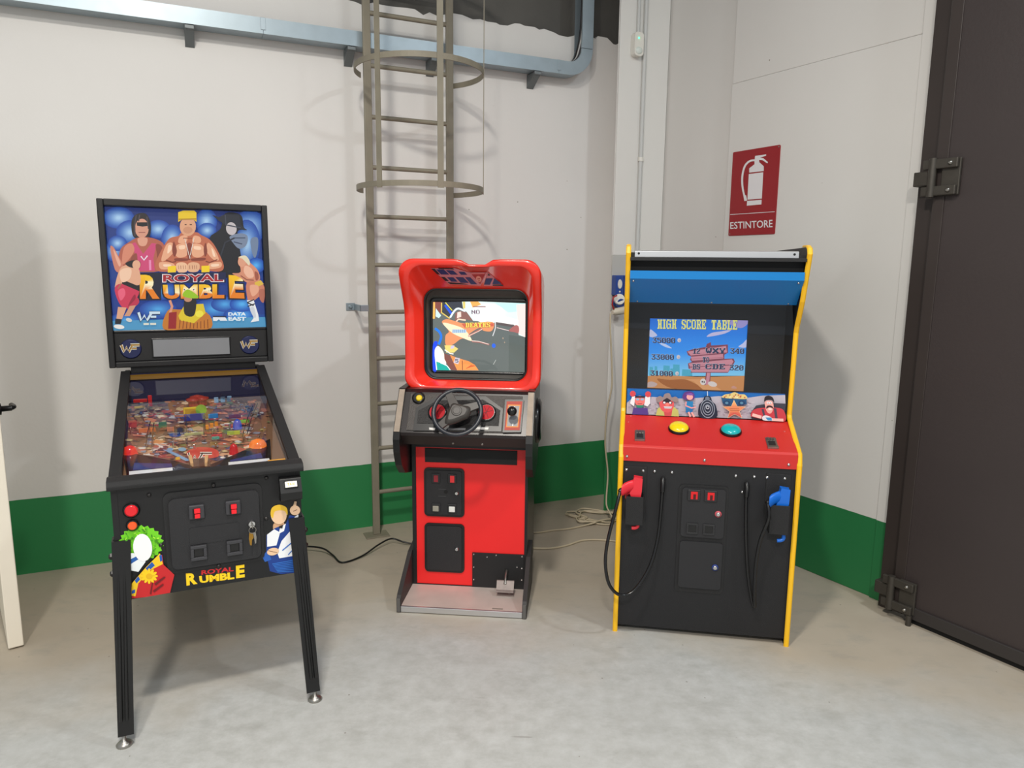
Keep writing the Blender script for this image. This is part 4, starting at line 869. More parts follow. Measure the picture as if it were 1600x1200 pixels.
for x in (-0.162, -0.082):
    s_ = obj('coin_slot', B().box(x - 0.021, x + 0.021, 0.236, 0.242, 0.560, 0.606), mat('slot_bezel_dark', (46, 46, 48), 0.35, 0.3), d1, 0.002)
    obj('slot_light', B().box(x - 0.009, x + 0.012, 0.2335, 0.236, 0.566, 0.600), mat('red_slot_%d' % (x > -.1), (206, 40, 44) if x > -.1 else (134, 28, 40), 0.25, emit=0.25 if x > -.1 else 0.05), s_, 0.001)
    s_ = obj('coin_return', B().box(x - 0.022, x + 0.022, 0.236, 0.242, 0.410, 0.456), mat('slot_bezel_dark', (46, 46, 48), 0.35, 0.3), d1, 0.002)
    obj('return_button', B().box(x - 0.015, x + 0.015, 0.229, 0.236, 0.418, 0.446), mat('return_%d' % (x > -.1), (226, 226, 222) if x > -.1 else (150, 146, 134), 0.4), s_, 0.003)
obj('door_emboss', B().box(-0.150, -0.112, 0.241, 0.242, 0.492, 0.495).box(-0.150, -0.112, 0.241, 0.242, 0.528, 0.530), mat('grey_line', (66, 66, 68), 0.4), d1)
obj('door_hole', B().rod([(0.010, 0), (0.010, 0.001)], (-0.113, 0.242, 0.516), (0, -1, 0), 14), DARK, d1)
for d, z in ((d1, 0.512), (d2, 0.226)): obj('door_lock', B().rod([(0.0105, 0), (0.0105, 0.006), (0.007, 0.009)], (-0.060, 0.242, z), (0, -1, 0), 16), CHROME, d)
pp = obj('pedal_panel', B().box(0.016, 0.272, 0.247, 0.254, 0.030, 0.209), BLACK_TEX, drv, 0.001)
for x, z in ((0.024, 0.201), (0.135, 0.201), (0.262, 0.201), (0.024, 0.135), (0.262, 0.14), (0.024, 0.07), (0.262, 0.08), (0.09, 0.19), (0.238, 0.145)):
    obj('panel_screw', B().rod([(0.0045, 0), (0.003, 0.003)], (x, 0.247, z), (0, -1, 0), 8), CHROME, pp)
obj('pedal_slot', B().box(0.178, 0.196, 0.246, 0.247, 0.09, 0.135), DARK, pp)
pa = obj('pedal_arm', B().tube([(0.187, 0.25, 0.125), (0.187, 0.20, 0.112), (0.187, 0.175, 0.085)], 0.007, 8), STEEL, pp)
obj('pedal_plate', B().prism([(0.185, 0.098), (0.190, 0.101), (0.165, 0.060), (0.150, 0.052), (0.149, 0.057), (0.160, 0.064)], 'x', 0.146, 0.230), mat('pedal_metal', (128, 118, 114), 0.5, 0.4, var=0.25, vscale=40), pp, 0.0015)
# foot step
for sx, nm in ((-1, 0), (1, 0)):
    x0, x1 = sorted((sx * 0.284, sx * 0.304))
    q = obj('step_side', B().prism([(0.0, 0.0), (0.0, 0.068), (0.012, 0.082), (0.235, 0.205), (0.40, 0.23), (0.40, 0.0)], 'x', x0, x1), mat('step_side_paint', (44, 41, 41), 0.6), drv, 0.003)
    obj('step_edge', B().box(x0 + .002, x1 - .002, -0.003, 0.0, 0.004, 0.07), mat('grey_edging', (92, 90, 88), 0.4), q, 0.001)
obj('step_plate', B().box(-0.284, 0.284, 0.012, 0.25, 0.004, 0.030), mat('worn_step', (206, 192, 184), 0.5, 0.25, var=0.14, vscale=12), drv)
obj('step_nosing', B().box(-0.284, 0.284, 0.0, 0.012, 0.004, 0.0315), ALU, drv, 0.002)
obj('step_label', B().box(0.142, 0.192, 0.022, 0.036, 0.030, 0.0304), mat('label_grey', (140, 130, 122), 0.5), drv)
# dashboard
obj('dash_box', B().prism([(0.17, 1.018), (0.056, 0.850), (0.056, 0.836), (0.095, 0.786), (0.25, 0.748), (0.262, 0.748), (0.262, 1.03), (0.19, 1.03)], 'x', -0.287, 0.287), mat('dash_gloss', (26, 17, 18), 0.32), drv, 0.004)
DB, DT_ = Vector((0, 0.056, 0.850)), Vector((0, 0.17, 1.018)); DU = (DT_ - DB); DN = Vector((0, -DU.z, DU.y)).normalized()
DSRC = [(195, 165), (1300, 190), (1260, 540), (165, 495)]; DDST = [(-0.268, 1.0), (0.304, 1.0), (0.288, 0.0), (-0.265, 0.0)]
DH = homography(DSRC, DDST)
def D3(u, t, o=0.0): p = DB + DU * t + DN * o; return (u, p.y, p.z)
def DP(x, y, o=0.0): return D3(*DH(x, y), o)
def dslab(pts, o0, o1, raw=False):
    n = len(pts); lo = [(D3 if raw else DP)(x, y, o0) for x, y in pts]; hi = [(D3 if raw else DP)(x, y, o1) for x, y in pts]
    return B().add(lo + hi, [tuple(range(n, 2 * n)), tuple(range(n))[::-1]] + [(i, (i + 1) % n, n + (i + 1) % n, n + i) for i in range(n)])
DASH = mat('dash_grain', (70, 65, 62), 0.45, var=0.25, vscale=60, bump=0.6, bscale=260)
dp = obj('dash_panel', dslab([(-0.262, 0.05), (0.262, 0.05), (0.262, 0.96), (-0.262, 0.96)], 0, 0.004, True), DASH, drv, 0.002)
obj('instrument_panel', dslab([(235, 485), (255, 300), (440, 205), (870, 205), (1035, 310), (1025, 500)], 0.004, 0.007), BLACK_PL, dp)
obj('instrument_face', dslab([(265, 425), (275, 325), (440, 240), (850, 235), (1010, 325), (1000, 455)], 0.007, 0.009), mat('dash_grain_dark', (30, 29, 29), 0.5, var=0.3, vscale=60, bump=0.6, bscale=260), dp)
for x, y in ((445, 340), (885, 345)):
    q = obj('dial_bezel', B().rod([(0.044, 0), (0.044, 0.006), (0.038, 0.008)], DP(x, y, 0.009), DN, 28), BLACK_GL, dp)
    obj('dial_face', B().rod([(0.036, 0), (0.036, 0.001)], DP(x, y, 0.0172), DN, 28), mat('red_dial', (186, 14, 32), 0.5, spec=0.2), q)
    u, t = DH(x, y); c = Vector(D3(u, t, 0.0185))
    for a in (20, 65, 110): obj('dial_mark', B().tube([tuple(c - (Vector((1, 0, 0)) * math.cos(rad(a)) + DU.normalized() * math.sin(rad(a))) * 0.03), tuple(c + (Vector((1, 0, 0)) * math.cos(rad(a)) + DU.normalized() * math.sin(rad(a))) * 0.03)], 0.0012, 6), mat('dark_red', (110, 10, 26), 0.4), q)
q = obj('button_bezel', B().rod([(0.030, 0), (0.030, 0.008), (0.022, 0.010)], DP(275, 218, 0.004), DN, 24), BLACK_GL, dp)
obj('button', B().rod([(0.015, 0), (0.015, 0.006), (0.011, 0.009)], DP(283, 226, 0.013), DN, 20), mat('yellow_button', (226, 196, 20), 0.3), q)
sp = obj('shifter_frame', dslab([(1052, 236), (1228, 236), (1210, 512), (1040, 512)], 0.004, 0.012), BLACK_PL, dp)
obj('shifter_plate', dslab([(1068, 252), (1215, 252), (1198, 496), (1056, 494)], 0.012, 0.013), mat('orange_red_plate', (170, 44, 20), 0.5), sp)
obj('shifter_inlay', dslab([(1080, 280), (1198, 282), (1184, 472), (1070, 470)], 0.013, 0.0135), mat('orange_line', (222, 134, 44), 0.5), sp)
obj('shifter_inlay', dslab([(1088, 290), (1188, 292), (1175, 464), (1078, 462)], 0.0135, 0.014), mat('grey_inlay', (126, 126, 130), 0.4), sp)
obj('shifter_mark', dslab([(1138, 296), (1146, 296), (1144, 318), (1137, 318)], 0.014, 0.0143), PLW, sp)
obj('shifter_mark', dslab([(1128, 440), (1138, 440), (1136, 460), (1126, 460)], 0.014, 0.0143), PLW, sp)
u, t = DH(1130, 376); c = Vector(D3(u, t, 0.014))
sk = obj('shift_stick', B().cyl(tuple(c), tuple(c + DN * 0.05), 0.007), CHROME, sp)
obj('shift_knob', B().ball(tuple(c + DN * 0.055), 0.022), BLACK_GL, sk)
for x0, x1 in ((375, 430), (760, 910)): obj('dash_label', dslab([(x0, 462), (x1, 466), (x1 - 6, 486), (x0 + 2, 480)], 0.007, 0.0085), mat('label_white', (214, 212, 208), 0.4), dp)
obj('dash_label', dslab([(540, 468), (700, 470), (698, 488), (542, 486)], 0.007, 0.0085), mat('label_dark', (120, 120, 122), 0.4), dp)
for x in (-0.05, 0.085): obj('dash_screw', B().rod([(0.006, 0), (0.004, 0.003)], (x, 0.085, 0.799), (0, -0.8, -0.6), 8), STEEL, drv)
for sx in (-1, 1):
    x0, x1 = sorted((sx * 0.287, sx * 0.318))
    pr = [(0.19, 1.036), (0.165, 1.036), (0.044, 0.856), (0.034, 0.82), (0.04, 0.76), (0.075, 0.69), (0.14, 0.635), (0.26, 0.605), (0.46, 0.62), (0.56, 0.70), (0.60, 0.82), (0.60, 1.0), (0.57, 1.036)]
    e = obj('dash_ear', B().prism(pr, 'x', x0, x1), BLACK_PL, drv, 0.006, 3)
    s0, s1 = Vector((0, 0.160, 1.03)), Vector((0, 0.042, 0.855)); n_ = DN * 0.004
    x0, x1 = sorted((sx * 0.288, sx * 0.314))
    vs = [(x, p.y, p.z) for p in (s1, s0, s0 + n_, s1 + n_) for x in (x0, x1)]
    obj('worn_edge', B().add(vs, [(0, 1, 3, 2), (4, 5, 7, 6), (6, 7, 1, 0), (2, 3, 5, 4), (0, 2, 4, 6), (1, 7, 5, 3)]), mat('worn_beige_edge', (150, 136, 122), 0.55, 0.2, var=0.3, vscale=30), e)
obj('side_disc', B().rod([(0.11, 0), (0.11, 0.012), (0.09, 0.022), (0.03, 0.022)], (0.318, 0.36, 0.86), (1, 0, 0), 32), BLACK_GL, drv)
# steering wheel
wc = Vector((-0.020, 0.025, 0.958)); el = rad(32); wn = Vector((0, -math.cos(el), math.sin(el))); wu = Vector((0, math.sin(el), math.cos(el))); wx = Vector((1, 0, 0))
def wp(a, r, o=0.0): return tuple(wc + (wx * math.cos(rad(a)) + wu * math.sin(rad(a))) * r + wn * o)
sw = obj('steering_wheel', B().tube([wp(a, 0.107) for a in range(0, 360, 8)], 0.0105, 12, True), mat('grey_black_rubber', (40, 43, 50), 0.35), drv)
hub = smooth_path([wp(118, 0.045) , wp(160, 0.040), wp(210, 0.055), wp(232, 0.075), wp(262, 0.050), wp(300, 0.042), wp(340, 0.055), wp(18, 0.062), wp(60, 0.038)], 5, True)
n = len(hub); hi = [tuple(Vector(p) + wn * 0.008) for p in hub]; lo = [tuple(Vector(p) - wn * 0.014) for p in hub]; mid_ = [tuple(wc + (Vector(p) - wc) * 0.7 + wn * 0.016) for p in hub]
SPK = mat('spoke_plastic', (66, 62, 59), 0.45)
obj('wheel_hub', B().loft([lo, hi, mid_], True, True, True), SPK, sw)
for a, w_ in ((118, 0.018), (22, 0.018), (224, 0.018)):
    t_ = Vector(wp(a + 90, 1)) - wc; q = []
    for r, hw, o in ((0.03, w_ * 1.2, 0.010), (0.075, w_, 0.006), (0.104, w_ * 0.9, 0.004)):
        c = Vector(wp(a, r)); q.append([tuple(c - t_ * hw - wn * 0.008), tuple(c + t_ * hw - wn * 0.008), tuple(c + t_ * hw + wn * o), tuple(c - t_ * hw + wn * o)])
    obj('spoke', B().loft(q, False, True, True), SPK, sw, 0.002)
obj('horn_cap', B().rod([(0.024, 0), (0.024, 0.004), (0.020, 0.006), (0.017, 0.004), (0.015, 0.007)], tuple(wc + wn * 0.014), wn, 28), mat('horn_cap_plastic', (74, 70, 67), 0.45), sw)
obj('wheel_column', B().cyl(tuple(wc - wn * 0.012), tuple(wc - wn * 0.075), 0.03), BLACK_PL, sw)
# red hood
def yf(z): return 0.255 - 0.115 * sst((z - 1.36) / 0.25) - 0.02 * sst((1.16 - z) / 0.12)
def notch(x, z):
    if z < 1.56: return 0.0
    return 0.024 * sst((x + 0.032) / 0.03) * sst((0.128 - x) / 0.03)
def hring(x0, x1, z0, z1, r, y, dn=1.0):
    out = []
    for x, z in ring2(x0, x1, z0, z1, r):
        yy = y(z) if callable(y) else y; out.append((x, yy, z - dn * notch(x, z)))
    return out
R = [hring(-0.296, 0.322, 1.045, 1.55, 0.05, 0.80, 0), hring(-0.308, 0.334, 1.022, 1.60, 0.07, 0.50, 0.2), hring(-0.312, 0.338, 1.016, 1.628, 0.07, lambda z: yf(z) + 0.05),
     hring(-0.312, 0.338, 1.014, 1.633, 0.07, lambda z: yf(z) + 0.012), hring(-0.308, 0.334, 1.016, 1.631, 0.068, lambda z: yf(z) + 0.003), hring(-0.302, 0.328, 1.020, 1.627, 0.066, lambda z: yf(z)), hring(-0.268, 0.300, 1.036, 1.606, 0.066, lambda z: yf(z) + 0.001, 0.4),
     hring(-0.264, 0.297, 1.039, 1.602, 0.064, lambda z: yf(z) + 0.006, 0.15), hring(-0.232, 0.277, 1.055, 1.504, 0.062, 0.286, 0), hring(-0.226, 0.271, 1.060, 1.496, 0.06, 0.294, 0), hring(-0.224, 0.269, 1.062, 1.492, 0.06, 0.335, 0)]
hood = obj('hood', B().loft(R, True, True, False, flip=True), RED_F, drv)
obj('hood_rim', B().loft([hring(-0.226, 0.271, 1.060, 1.496, 0.06, 0.296, 0), hring(-0.220, 0.265, 1.066, 1.489, 0.056, 0.292, 0), hring(-0.218, 0.263, 1.068, 1.487, 0.053, 0.322, 0)], True, flip=True), BLACK_PL, hood)
mon = obj('monitor', B().loft([hring(-0.220, 0.268, 1.066, 1.488, 0.05, 0.322, 0), hring(-0.206, 0.268, 1.088, 1.448, 0.02, 0.352, 0)], False, flip=True), mat('monitor_card', (74, 72, 68), 0.6, var=0.15, vscale=40), drv)
obj('tube_rim', B().loft([hring(-0.207, 0.274, 1.084, 1.450, 0.02, 0.352, 0), hring(-0.203, 0.268, 1.088, 1.446, 0.02, 0.340, 0), hring(-0.194, 0.256, 1.096, 1.430, 0.012, 0.352, 0)], True, False, True, flip=True), BLACK_GL, mon)
V0, V1 = (0.286, 1.504), (0.148, 1.602)
A = Art([(100, 148), (990, 148), (990, 318), (100, 318)], [(-0.163, 0.90), (0.158, 0.90), (0.158, 0.10), (-0.163, 0.10)], lambda u, t, o: (u, V0[0] + (V1[0] - V0[0]) * t - 0.0022 - o * 0.6, V0[1] + (V1[1] - V0[1]) * t - 0.0022 - o * 0.6))
BL_, DK_, PK_ = (34, 44, 104), (36, 18, 30), (214, 128, 138)
A.poly([(100, 148), (400, 142), (570, 182), (690, 318), (280, 305)], PK_); A.poly([(735, 318), (815, 180), (850, 205), (992, 316)], PK_)
for q, c in (([(105, 152), (150, 152), (200, 208), (165, 208)], DK_), ([(165, 158), (265, 158), (320, 208), (212, 208)], BL_), ([(285, 164), (378, 166), (430, 208), (335, 208)], BL_), ([(442, 178), (520, 178), (548, 208), (468, 208)], BL_), ([(190, 143), (380, 143), (398, 156), (205, 154)], DK_),
             ([(200, 232), (250, 232), (290, 272), (245, 272)], DK_), ([(278, 234), (362, 234), (404, 278), (322, 278)], BL_), ([(388, 232), (488, 232), (548, 288), (440, 288)], BL_), ([(512, 232), (580, 232), (650, 302), (570, 302)], BL_), ([(270, 285), (420, 290), (540, 305), (300, 304)], DK_),
             ([(780, 240), (866, 240), (815, 304), (738, 304)], BL_), ([(886, 238), (955, 280), (965, 295), (848, 298)], BL_), ([(822, 190), (842, 212), (806, 212)], DK_), ([(850, 304), (975, 300), (992, 316), (850, 316)], DK_)): A.poly(q, c)
A.poly([(570, 182), (808, 180), (690, 316)], PK_); A.poly([(592, 186), (790, 184), (690, 300)], (176, 26, 36)); A.line([(600, 194), (772, 190)], 12, (222, 120, 122)); A.ell(685, 246, 35, 30, (238, 150, 136)); A.line([(668, 246), (702, 242)], 9, (176, 70, 60)); A.line([(670, 262), (700, 262)], 6, (196, 100, 70))
obj('hood_sticker', A.b, PRINT, hood, label='blue chequered sticker with triangular emblem')
# picture on the tube
A = Art([(178, 108), (1432, 145), (1398, 1065), (130, 1035)], [(-0.193, 1.429), (0.255, 1.429), (0.255, 1.097), (-0.193, 1.097)], lambda u, v, o: (u, 0.350 - o, v))
A.poly([(178, 108), (1432, 145), (1398, 1065), (130, 1035)], (98, 106, 104)); A.poly([(1200, 560), (1415, 590), (1398, 1065), (1180, 1060)], (88, 97, 94))
A.poly([(178, 108), (320, 110), (300, 240), (175, 330)], (132, 70, 60)); A.poly([(185, 110), (210, 110), (195, 330), (165, 330)], (250, 190, 90)); A.poly([(215, 190), (285, 290), (250, 325), (205, 300)], (206, 236, 234))
A.poly([(300, 112), (590, 110), (590, 200), (470, 230), (400, 330), (290, 250)], (52, 56, 66)); A.line([(300, 120), (290, 250), (400, 330)], 16, (230, 200, 90)); A.line([(345, 150), (425, 265)], 34, (30, 86, 220)); A.line([(352, 118), (440, 225)], 12, (236, 226, 80)); A.line([(405, 320), (470, 230), (530, 200), (620, 240)], 26, (226, 238, 244), True)
A.poly([(580, 110), (830, 112), (1432, 145), (1418, 590), (1330, 560), (1330, 440), (1210, 420), (1020, 385), (720, 365), (640, 250), (590, 200)], (222, 246, 242)); A.poly([(590, 110), (625, 112), (620, 200), (590, 200)], (226, 206, 110)); A.poly([(690, 110), (800, 112), (850, 160), (720, 190)], (250, 176, 90)); A.poly([(1020, 130), (1432, 145), (1425, 240), (1200, 260)], (196, 244, 244)); A.poly([(1310, 160), (1432, 150), (1418, 590), (1330, 540)], (250, 222, 218)); A.line([(1010, 200), (1150, 335)], 20, (190, 140, 140))
A.glow(930, 270, 230, 130, (238, 250, 246), (255, 255, 255), 4); A.poly([(930, 250), (1330, 360), (1330, 440), (1020, 385), (900, 350)], (255, 252, 248))
A.poly([(480, 260), (540, 230), (640, 250), (720, 365), (540, 330), (500, 390), (470, 380)], (136, 92, 84)); A.poly([(510, 250), (560, 240), (560, 310), (500, 330)], (242, 216, 206)); A.line([(480, 385), (520, 340), (620, 356)], 20, (246, 214, 190))
A.blob([(290, 380), (350, 340), (420, 350), (620, 400), (980, 380), (970, 500), (860, 500), (800, 460), (640, 560), (700, 630), (560, 600), (430, 680), (330, 690), (330, 560), (380, 500)], (238, 150, 100)); A.blob([(300, 390), (430, 410), (600, 480), (690, 630), (560, 590), (420, 520)], (255, 232, 196)); A.poly([(430, 475), (620, 480), (620, 525), (425, 525)], (170, 200, 226))
for k in range(7): A.line([(440 + 26 * k, 478), (436 + 26 * k, 522)], 6, (110, 140, 180))
A.poly([(560, 400), (1000, 400), (1000, 440), (600, 455)], (206, 96, 72)); A.poly([(640, 560), (830, 460), (850, 480), (650, 580)], (176, 106, 92)); A.line([(640, 570), (790, 505), (840, 475)], 10, (240, 206, 190)); A.line([(690, 640), (800, 650), (930, 685)], 22, (166, 110, 104)); A.line([(690, 632), (790, 640), (920, 680)], 8, (250, 232, 222)); A.line([(1022, 380), (1018, 470), (980, 570)], 12, (222, 222, 224), True); A.line([(1030, 400), (1270, 440)], 34, (92, 80, 80)); A.line([(1040, 458), (1200, 500)], 9, (240, 214, 210)); A.blob([(1200, 500), (1290, 430), (1335, 450), (1330, 530), (1270, 520)], (172, 100, 96))
A.ell(990, 700, 26, 30, (30, 100, 230)); A.line([(190, 460), (250, 510), (270, 580), (230, 680)], 34, (20, 120, 230), True); A.blob([(150, 680), (215, 640), (200, 730), (180, 1030), (130, 1030)], (20, 70, 240)); A.blob([(170, 760), (220, 700), (290, 780), (320, 960), (250, 960), (175, 900)], (255, 246, 226)); A.poly([(180, 910), (320, 960), (380, 1035), (180, 1033)], (10, 170, 156)); A.line([(172, 830), (182, 1030)], 14, (240, 250, 250)); A.line([(240, 930), (330, 970), (375, 1030)], 12, (240, 250, 250))
A.poly([(310, 690), (430, 690), (500, 740), (440, 790), (330, 790)], (236, 214, 120)); A.poly([(400, 700), (450, 690), (440, 730), (390, 740)], (206, 196, 226)); A.line([(310, 750), (380, 800), (430, 810)], 14, (250, 246, 240)); A.poly([(300, 800), (380, 830), (470, 1035), (380, 1030), (300, 880)], (126, 74, 66)); A.poly([(380, 820), (470, 860), (640, 910), (720, 960), (770, 1035), (470, 1033)], (242, 150, 80)); A.poly([(455, 855), (520, 870), (490, 950), (425, 930)], (206, 196, 206)); A.pix('5', 450, 880, 6, 7, (50, 40, 70)); A.line([(548, 900), (545, 1030)], 9, (100, 50, 40))
for k in range(3): A.line([(600 + 26 * k, 1010 - 12 * k), (680 + 22 * k, 960 + 6 * k)], 10, (206, 90, 50))
A.pix('DEATHS', 612, 392, 7.2, 9, (120, 70, 30)); A.pix('DEATHS', 615, 388, 7.2, 9, (250, 222, 90)); A.pix('NO', 705, 222, 7.5, 7.5, (110, 80, 100)); A.line([(730, 175), (900, 180)], 12, (150, 96, 96))
A.ell(1120, 600, 9, 13, (170, 150, 130)); A.ell(1140, 655, 7, 11, (170, 150, 130)); A.line([(975, 955), (1015, 890)], 7, (180, 184, 180))
obj('picture', A.b, SCREEN, mon, label='brightly lit game picture on the tube')
obj('tube_glass', B().loft([[(-0.194 + 0.45 * i / 12, 0.3485 - 0.016 * (1 - (2 * i / 12 - 1) ** 2) * (1 - (2 * j / 9 - 1) ** 2), 1.096 + 0.334 * j / 9) for i in range(13)] for j in range(10)], True, closed=False), PANE, mon)

# ================================================================== gun cabinet
gun = thing('gun_cabinet', 'black light-gun arcade cabinet with yellow edges, red and blue pistols', 'arcade cabinet', (0.8315, 2.9555, 0), rad(-9.4))
PRF = [(0.0, 0.0), (0.004, 0.80), (0.018, 0.845), (0.252, 0.946), (0.262, 0.965), (0.248, 1.33), (0.236, 1.36), (0.170, 1.47), (0.098, 1.665)]
for sx in (-1, 1):
    x0, x1 = sorted((sx * 0.357, sx * 0.373))
    sd = obj('side_panel', B().prism(PRF + [(0.105, 1.685), (0.125, 1.692), (0.78, 1.692), (0.78, 0.0)], 'x', x0, x1), BLACK, gun)
    # rounded yellow edge strip following the profile
    path = [(sx * 0.365, y, z) for y, z in smooth_path([(0, a, c) for a, c in []] or [(0, 0, 0), (0, 1, 1)], 1) and []]
    pts = [(y, z) for y, z in PRF] + [(0.108, 1.685), (0.135, 1.694), (0.20, 1.695)]
    rings = []
    for i, (y, z) in enumerate(pts):
        a = pts[max(i - 1, 0)]; c = pts[min(i + 1, len(pts) - 1)]; ty, tz = c[0] - a[0], c[1] - a[1]; l = math.hypot(ty, tz); ny, nz = -tz / l, ty / l
        rings.append([(sx * 0.365 + ux, y + ny * o, z + nz * o) for ux, o in ((-0.0105, -0.002), (-0.0105, 0.003), (-0.006, 0.007), (0.006, 0.007), (0.0105, 0.003), (0.0105, -0.002))])
    obj('edge_trim', B().loft(rings, False, True, True), YELLOW, sd, label='yellow plastic edge strip')
obj('back_panel', B().box(-0.357, 0.357, 0.765, 0.78, 0.0, 1.68), BLACK, gun)
obj('top_panel', B().box(-0.357, 0.357, 0.12, 0.765, 1.645, 1.66), BLACK, gun)
fpn = obj('front_panel', B().box(-0.357, 0.357, 0.010, 0.028, 0.028, 0.785), mat('black_board', (22, 22, 25), 0.5, bump=0.3, bscale=500, var=0.12), gun)
obj('base_board', B().box(-0.357, 0.357, 0.04, 0.76, 0.028, 0.045), BLACK, gun)
for x in (-0.28, 0.0, 0.22): obj('base_foot', B().cyl((x, 0.10, 0.0), (x, 0.10, 0.03), 0.028), BLACK_PL, gun)
# control panel, bent steel
cp = obj('control_panel', B().prism([(0.002, 0.783), (0.004, 0.845), (0.012, 0.853), (0.250, 0.936), (0.250, 0.930), (0.014, 0.847), (0.008, 0.783)], 'x', -0.357, 0.357), RED_CP, gun, 0.002)
def CPp(x, y, o=0.0):
    t = (y - 0.012) / 0.238; return (x, y - 0.33 * o, 0.853 + 0.083 * t + 0.944 * o)
CN = (0, -0.33, 0.944)
for x, c in ((-0.119, (232, 206, 22)), (0.102, (18, 168, 172))):
    q = obj('button_collar', B().rod([(0.046, 0), (0.047, 0.006), (0.043, 0.012)], CPp(x, 0.145), CN, 32), BLACK_GL, cp)
    obj('dome_button', B().rod([(0.042, 0.008), (0.041, 0.016), (0.034, 0.023), (0.020, 0.028), (0.004, 0.030)], CPp(x, 0.145), CN, 32), mat('dome_%d' % c[0], c, 0.22, coat=0.4, emit=0.08), q)
for x, y in ((-0.288, 0.080), (0.262, 0.070)):
    fl = []
    for a, c in ((-0.022, -0.040), (0.022, -0.040), (0.022, 0.040), (-0.022, 0.040)): fl.append((x + a, y + c))
    def cps(pts, o0, o1):
        n = len(pts); return B().add([CPp(a, c, o0) for a, c in pts] + [CPp(a, c, o1) for a, c in pts], [tuple(range(n, 2 * n)), tuple(range(n))[::-1]] + [(i, (i + 1) % n, n + (i + 1) % n, n + i) for i in range(n)])
    v = obj('coin_entry', cps(fl, 0, 0.004), STEEL, cp, 0.001)
    obj('coin_entry_front', cps([(x - 0.022, y - 0.040), (x + 0.022, y - 0.040), (x + 0.022, y - 0.026), (x - 0.022, y - 0.026)], 0.004, 0.010), STEEL, v, 0.001)
    obj('coin_recess', cps([(x - 0.014, y - 0.024), (x + 0.014, y - 0.024), (x + 0.014, y + 0.014), (x - 0.014, y + 0.014)], 0.004, 0.0045), mat('dark_steel', (70, 70, 70), 0.4, 0.8), v)
    for k in (-0.012, 0.0, 0.012): obj('coin_rib', cps([(x + k - 0.003, y + 0.018), (x + k + 0.003, y + 0.018), (x + k + 0.003, y + 0.036), (x + k - 0.003, y + 0.036)], 0.004, 0.009), STEEL, v)
def bolt(name, x, y, z, r, par, m, d=(0, -1, 0)): return obj(name, B().rod([(r, 0), (r * 0.9, r * 0.4), (r * 0.5, r * 0.75), (r * 0.1, r * 0.85)], (x, y, z), d, 14), m, par)
for x in (-0.340, -0.017, 0.322): bolt('panel_bolt', x, 0.003, 0.803, 0.007, cp, CHROME)
for x, y in ((-0.33, 0.235), (-0.34, 0.185), (0.33, 0.165)): bolt('panel_bolt', *CPp(x, y), 0.006, cp, mat('red_bolt', (196, 70, 64), 0.35), CN)
for x in (-0.340, -0.269, -0.221, -0.148, 0.115, 0.190, 0.241, 0.312): bolt('mounting_bolt', x, 0.010, 0.741, 0.0075, fpn, CHROME)
bolt('mounting_bolt', 0.145, 0.010, 0.672, 0.006, fpn, CHROME)
# coin doors
obj('coin_frame', B().prism(rrect(-0.114, 0.090, 0.208, 0.692, 0.018), 'y', 0.006, 0.010), BLACK_TEX, fpn, 0.0015)
u1 = obj('coin_door', B().prism(rrect(-0.101, 0.078, 0.462, 0.680, 0.014), 'y', 0.000, 0.006), DOORBLK, fpn, 0.002)
l1 = obj('coin_door', B().prism(rrect(-0.101, 0.078, 0.230, 0.442, 0.014), 'y', 0.000, 0.006), DOORBLK, fpn, 0.002)
for x in (-0.053, 0.016):
    q = obj('coin_slot', B().box(x - 0.026, x + 0.026, -0.006, 0.0, 0.625, 0.674), mat('slot_bezel_dark', (46, 46, 48), 0.35, 0.3), u1, 0.002)
    obj('slot_light', B().box(x - 0.013, x + 0.015, -0.0075, -0.006, 0.633, 0.666), mat('red_glow', (196, 18, 24), 0.3, emit=0.25), q)
    obj('slot_coin_mark', B().box(x - 0.003, x + 0.008, -0.0085, -0.0075, 0.634, 0.655), mat('dark_red_ink', (70, 6, 10), 0.4), q)
    q = obj('coin_return', B().box(x - 0.024, x + 0.024, -0.005, 0.0, 0.516, 0.524).box(x - 0.024, x + 0.024, -0.005, 0.0, 0.476, 0.484).box(x - 0.024, x - 0.016, -0.005, 0.0, 0.484, 0.516).box(x + 0.016, x + 0.024, -0.005, 0.0, 0.484, 0.516), mat('slot_bezel_dark', (46, 46, 48), 0.35, 0.3), u1, 0.001)
    obj('return_flap', B().box(x - 0.016, x + 0.016, -0.002, 0.0, 0.484, 0.516), BLACK_PL, q)
for z, c, par in ((0.572, (200, 84, 96), u1), (0.332, (42, 60, 128), l1)):
    q = obj('lock_ring', B().rod([(0.014, 0), (0.014, 0.004), (0.011, 0.006)], (0.051, 0.0, z), (0, -1, 0), 20), mat('ring_%d' % c[0], c, 0.4), par)
    obj('lock', B().rod([(0.0095, 0.004), (0.0095, 0.008), (0.006, 0.009)], (0.051, 0.0, z), (0, -1, 0), 16), CHROME, q)
# holsters
def holster(x0, x1):
    return obj('holster', B().box(x0, x1, -0.062, -0.058, 0.520, 0.645).box(x0, x0 + 0.003, -0.058, 0.010, 0.52, 0.645).box(x1 - 0.003, x1, -0.058, 0.010, 0.52, 0.645).box(x0 - 0.012, x1 + 0.012, 0.006, 0.010, 0.515, 0.76), BLACK_TEX, gun, 0.002)
holster(-0.338, -0.264); holster(0.250, 0.326)
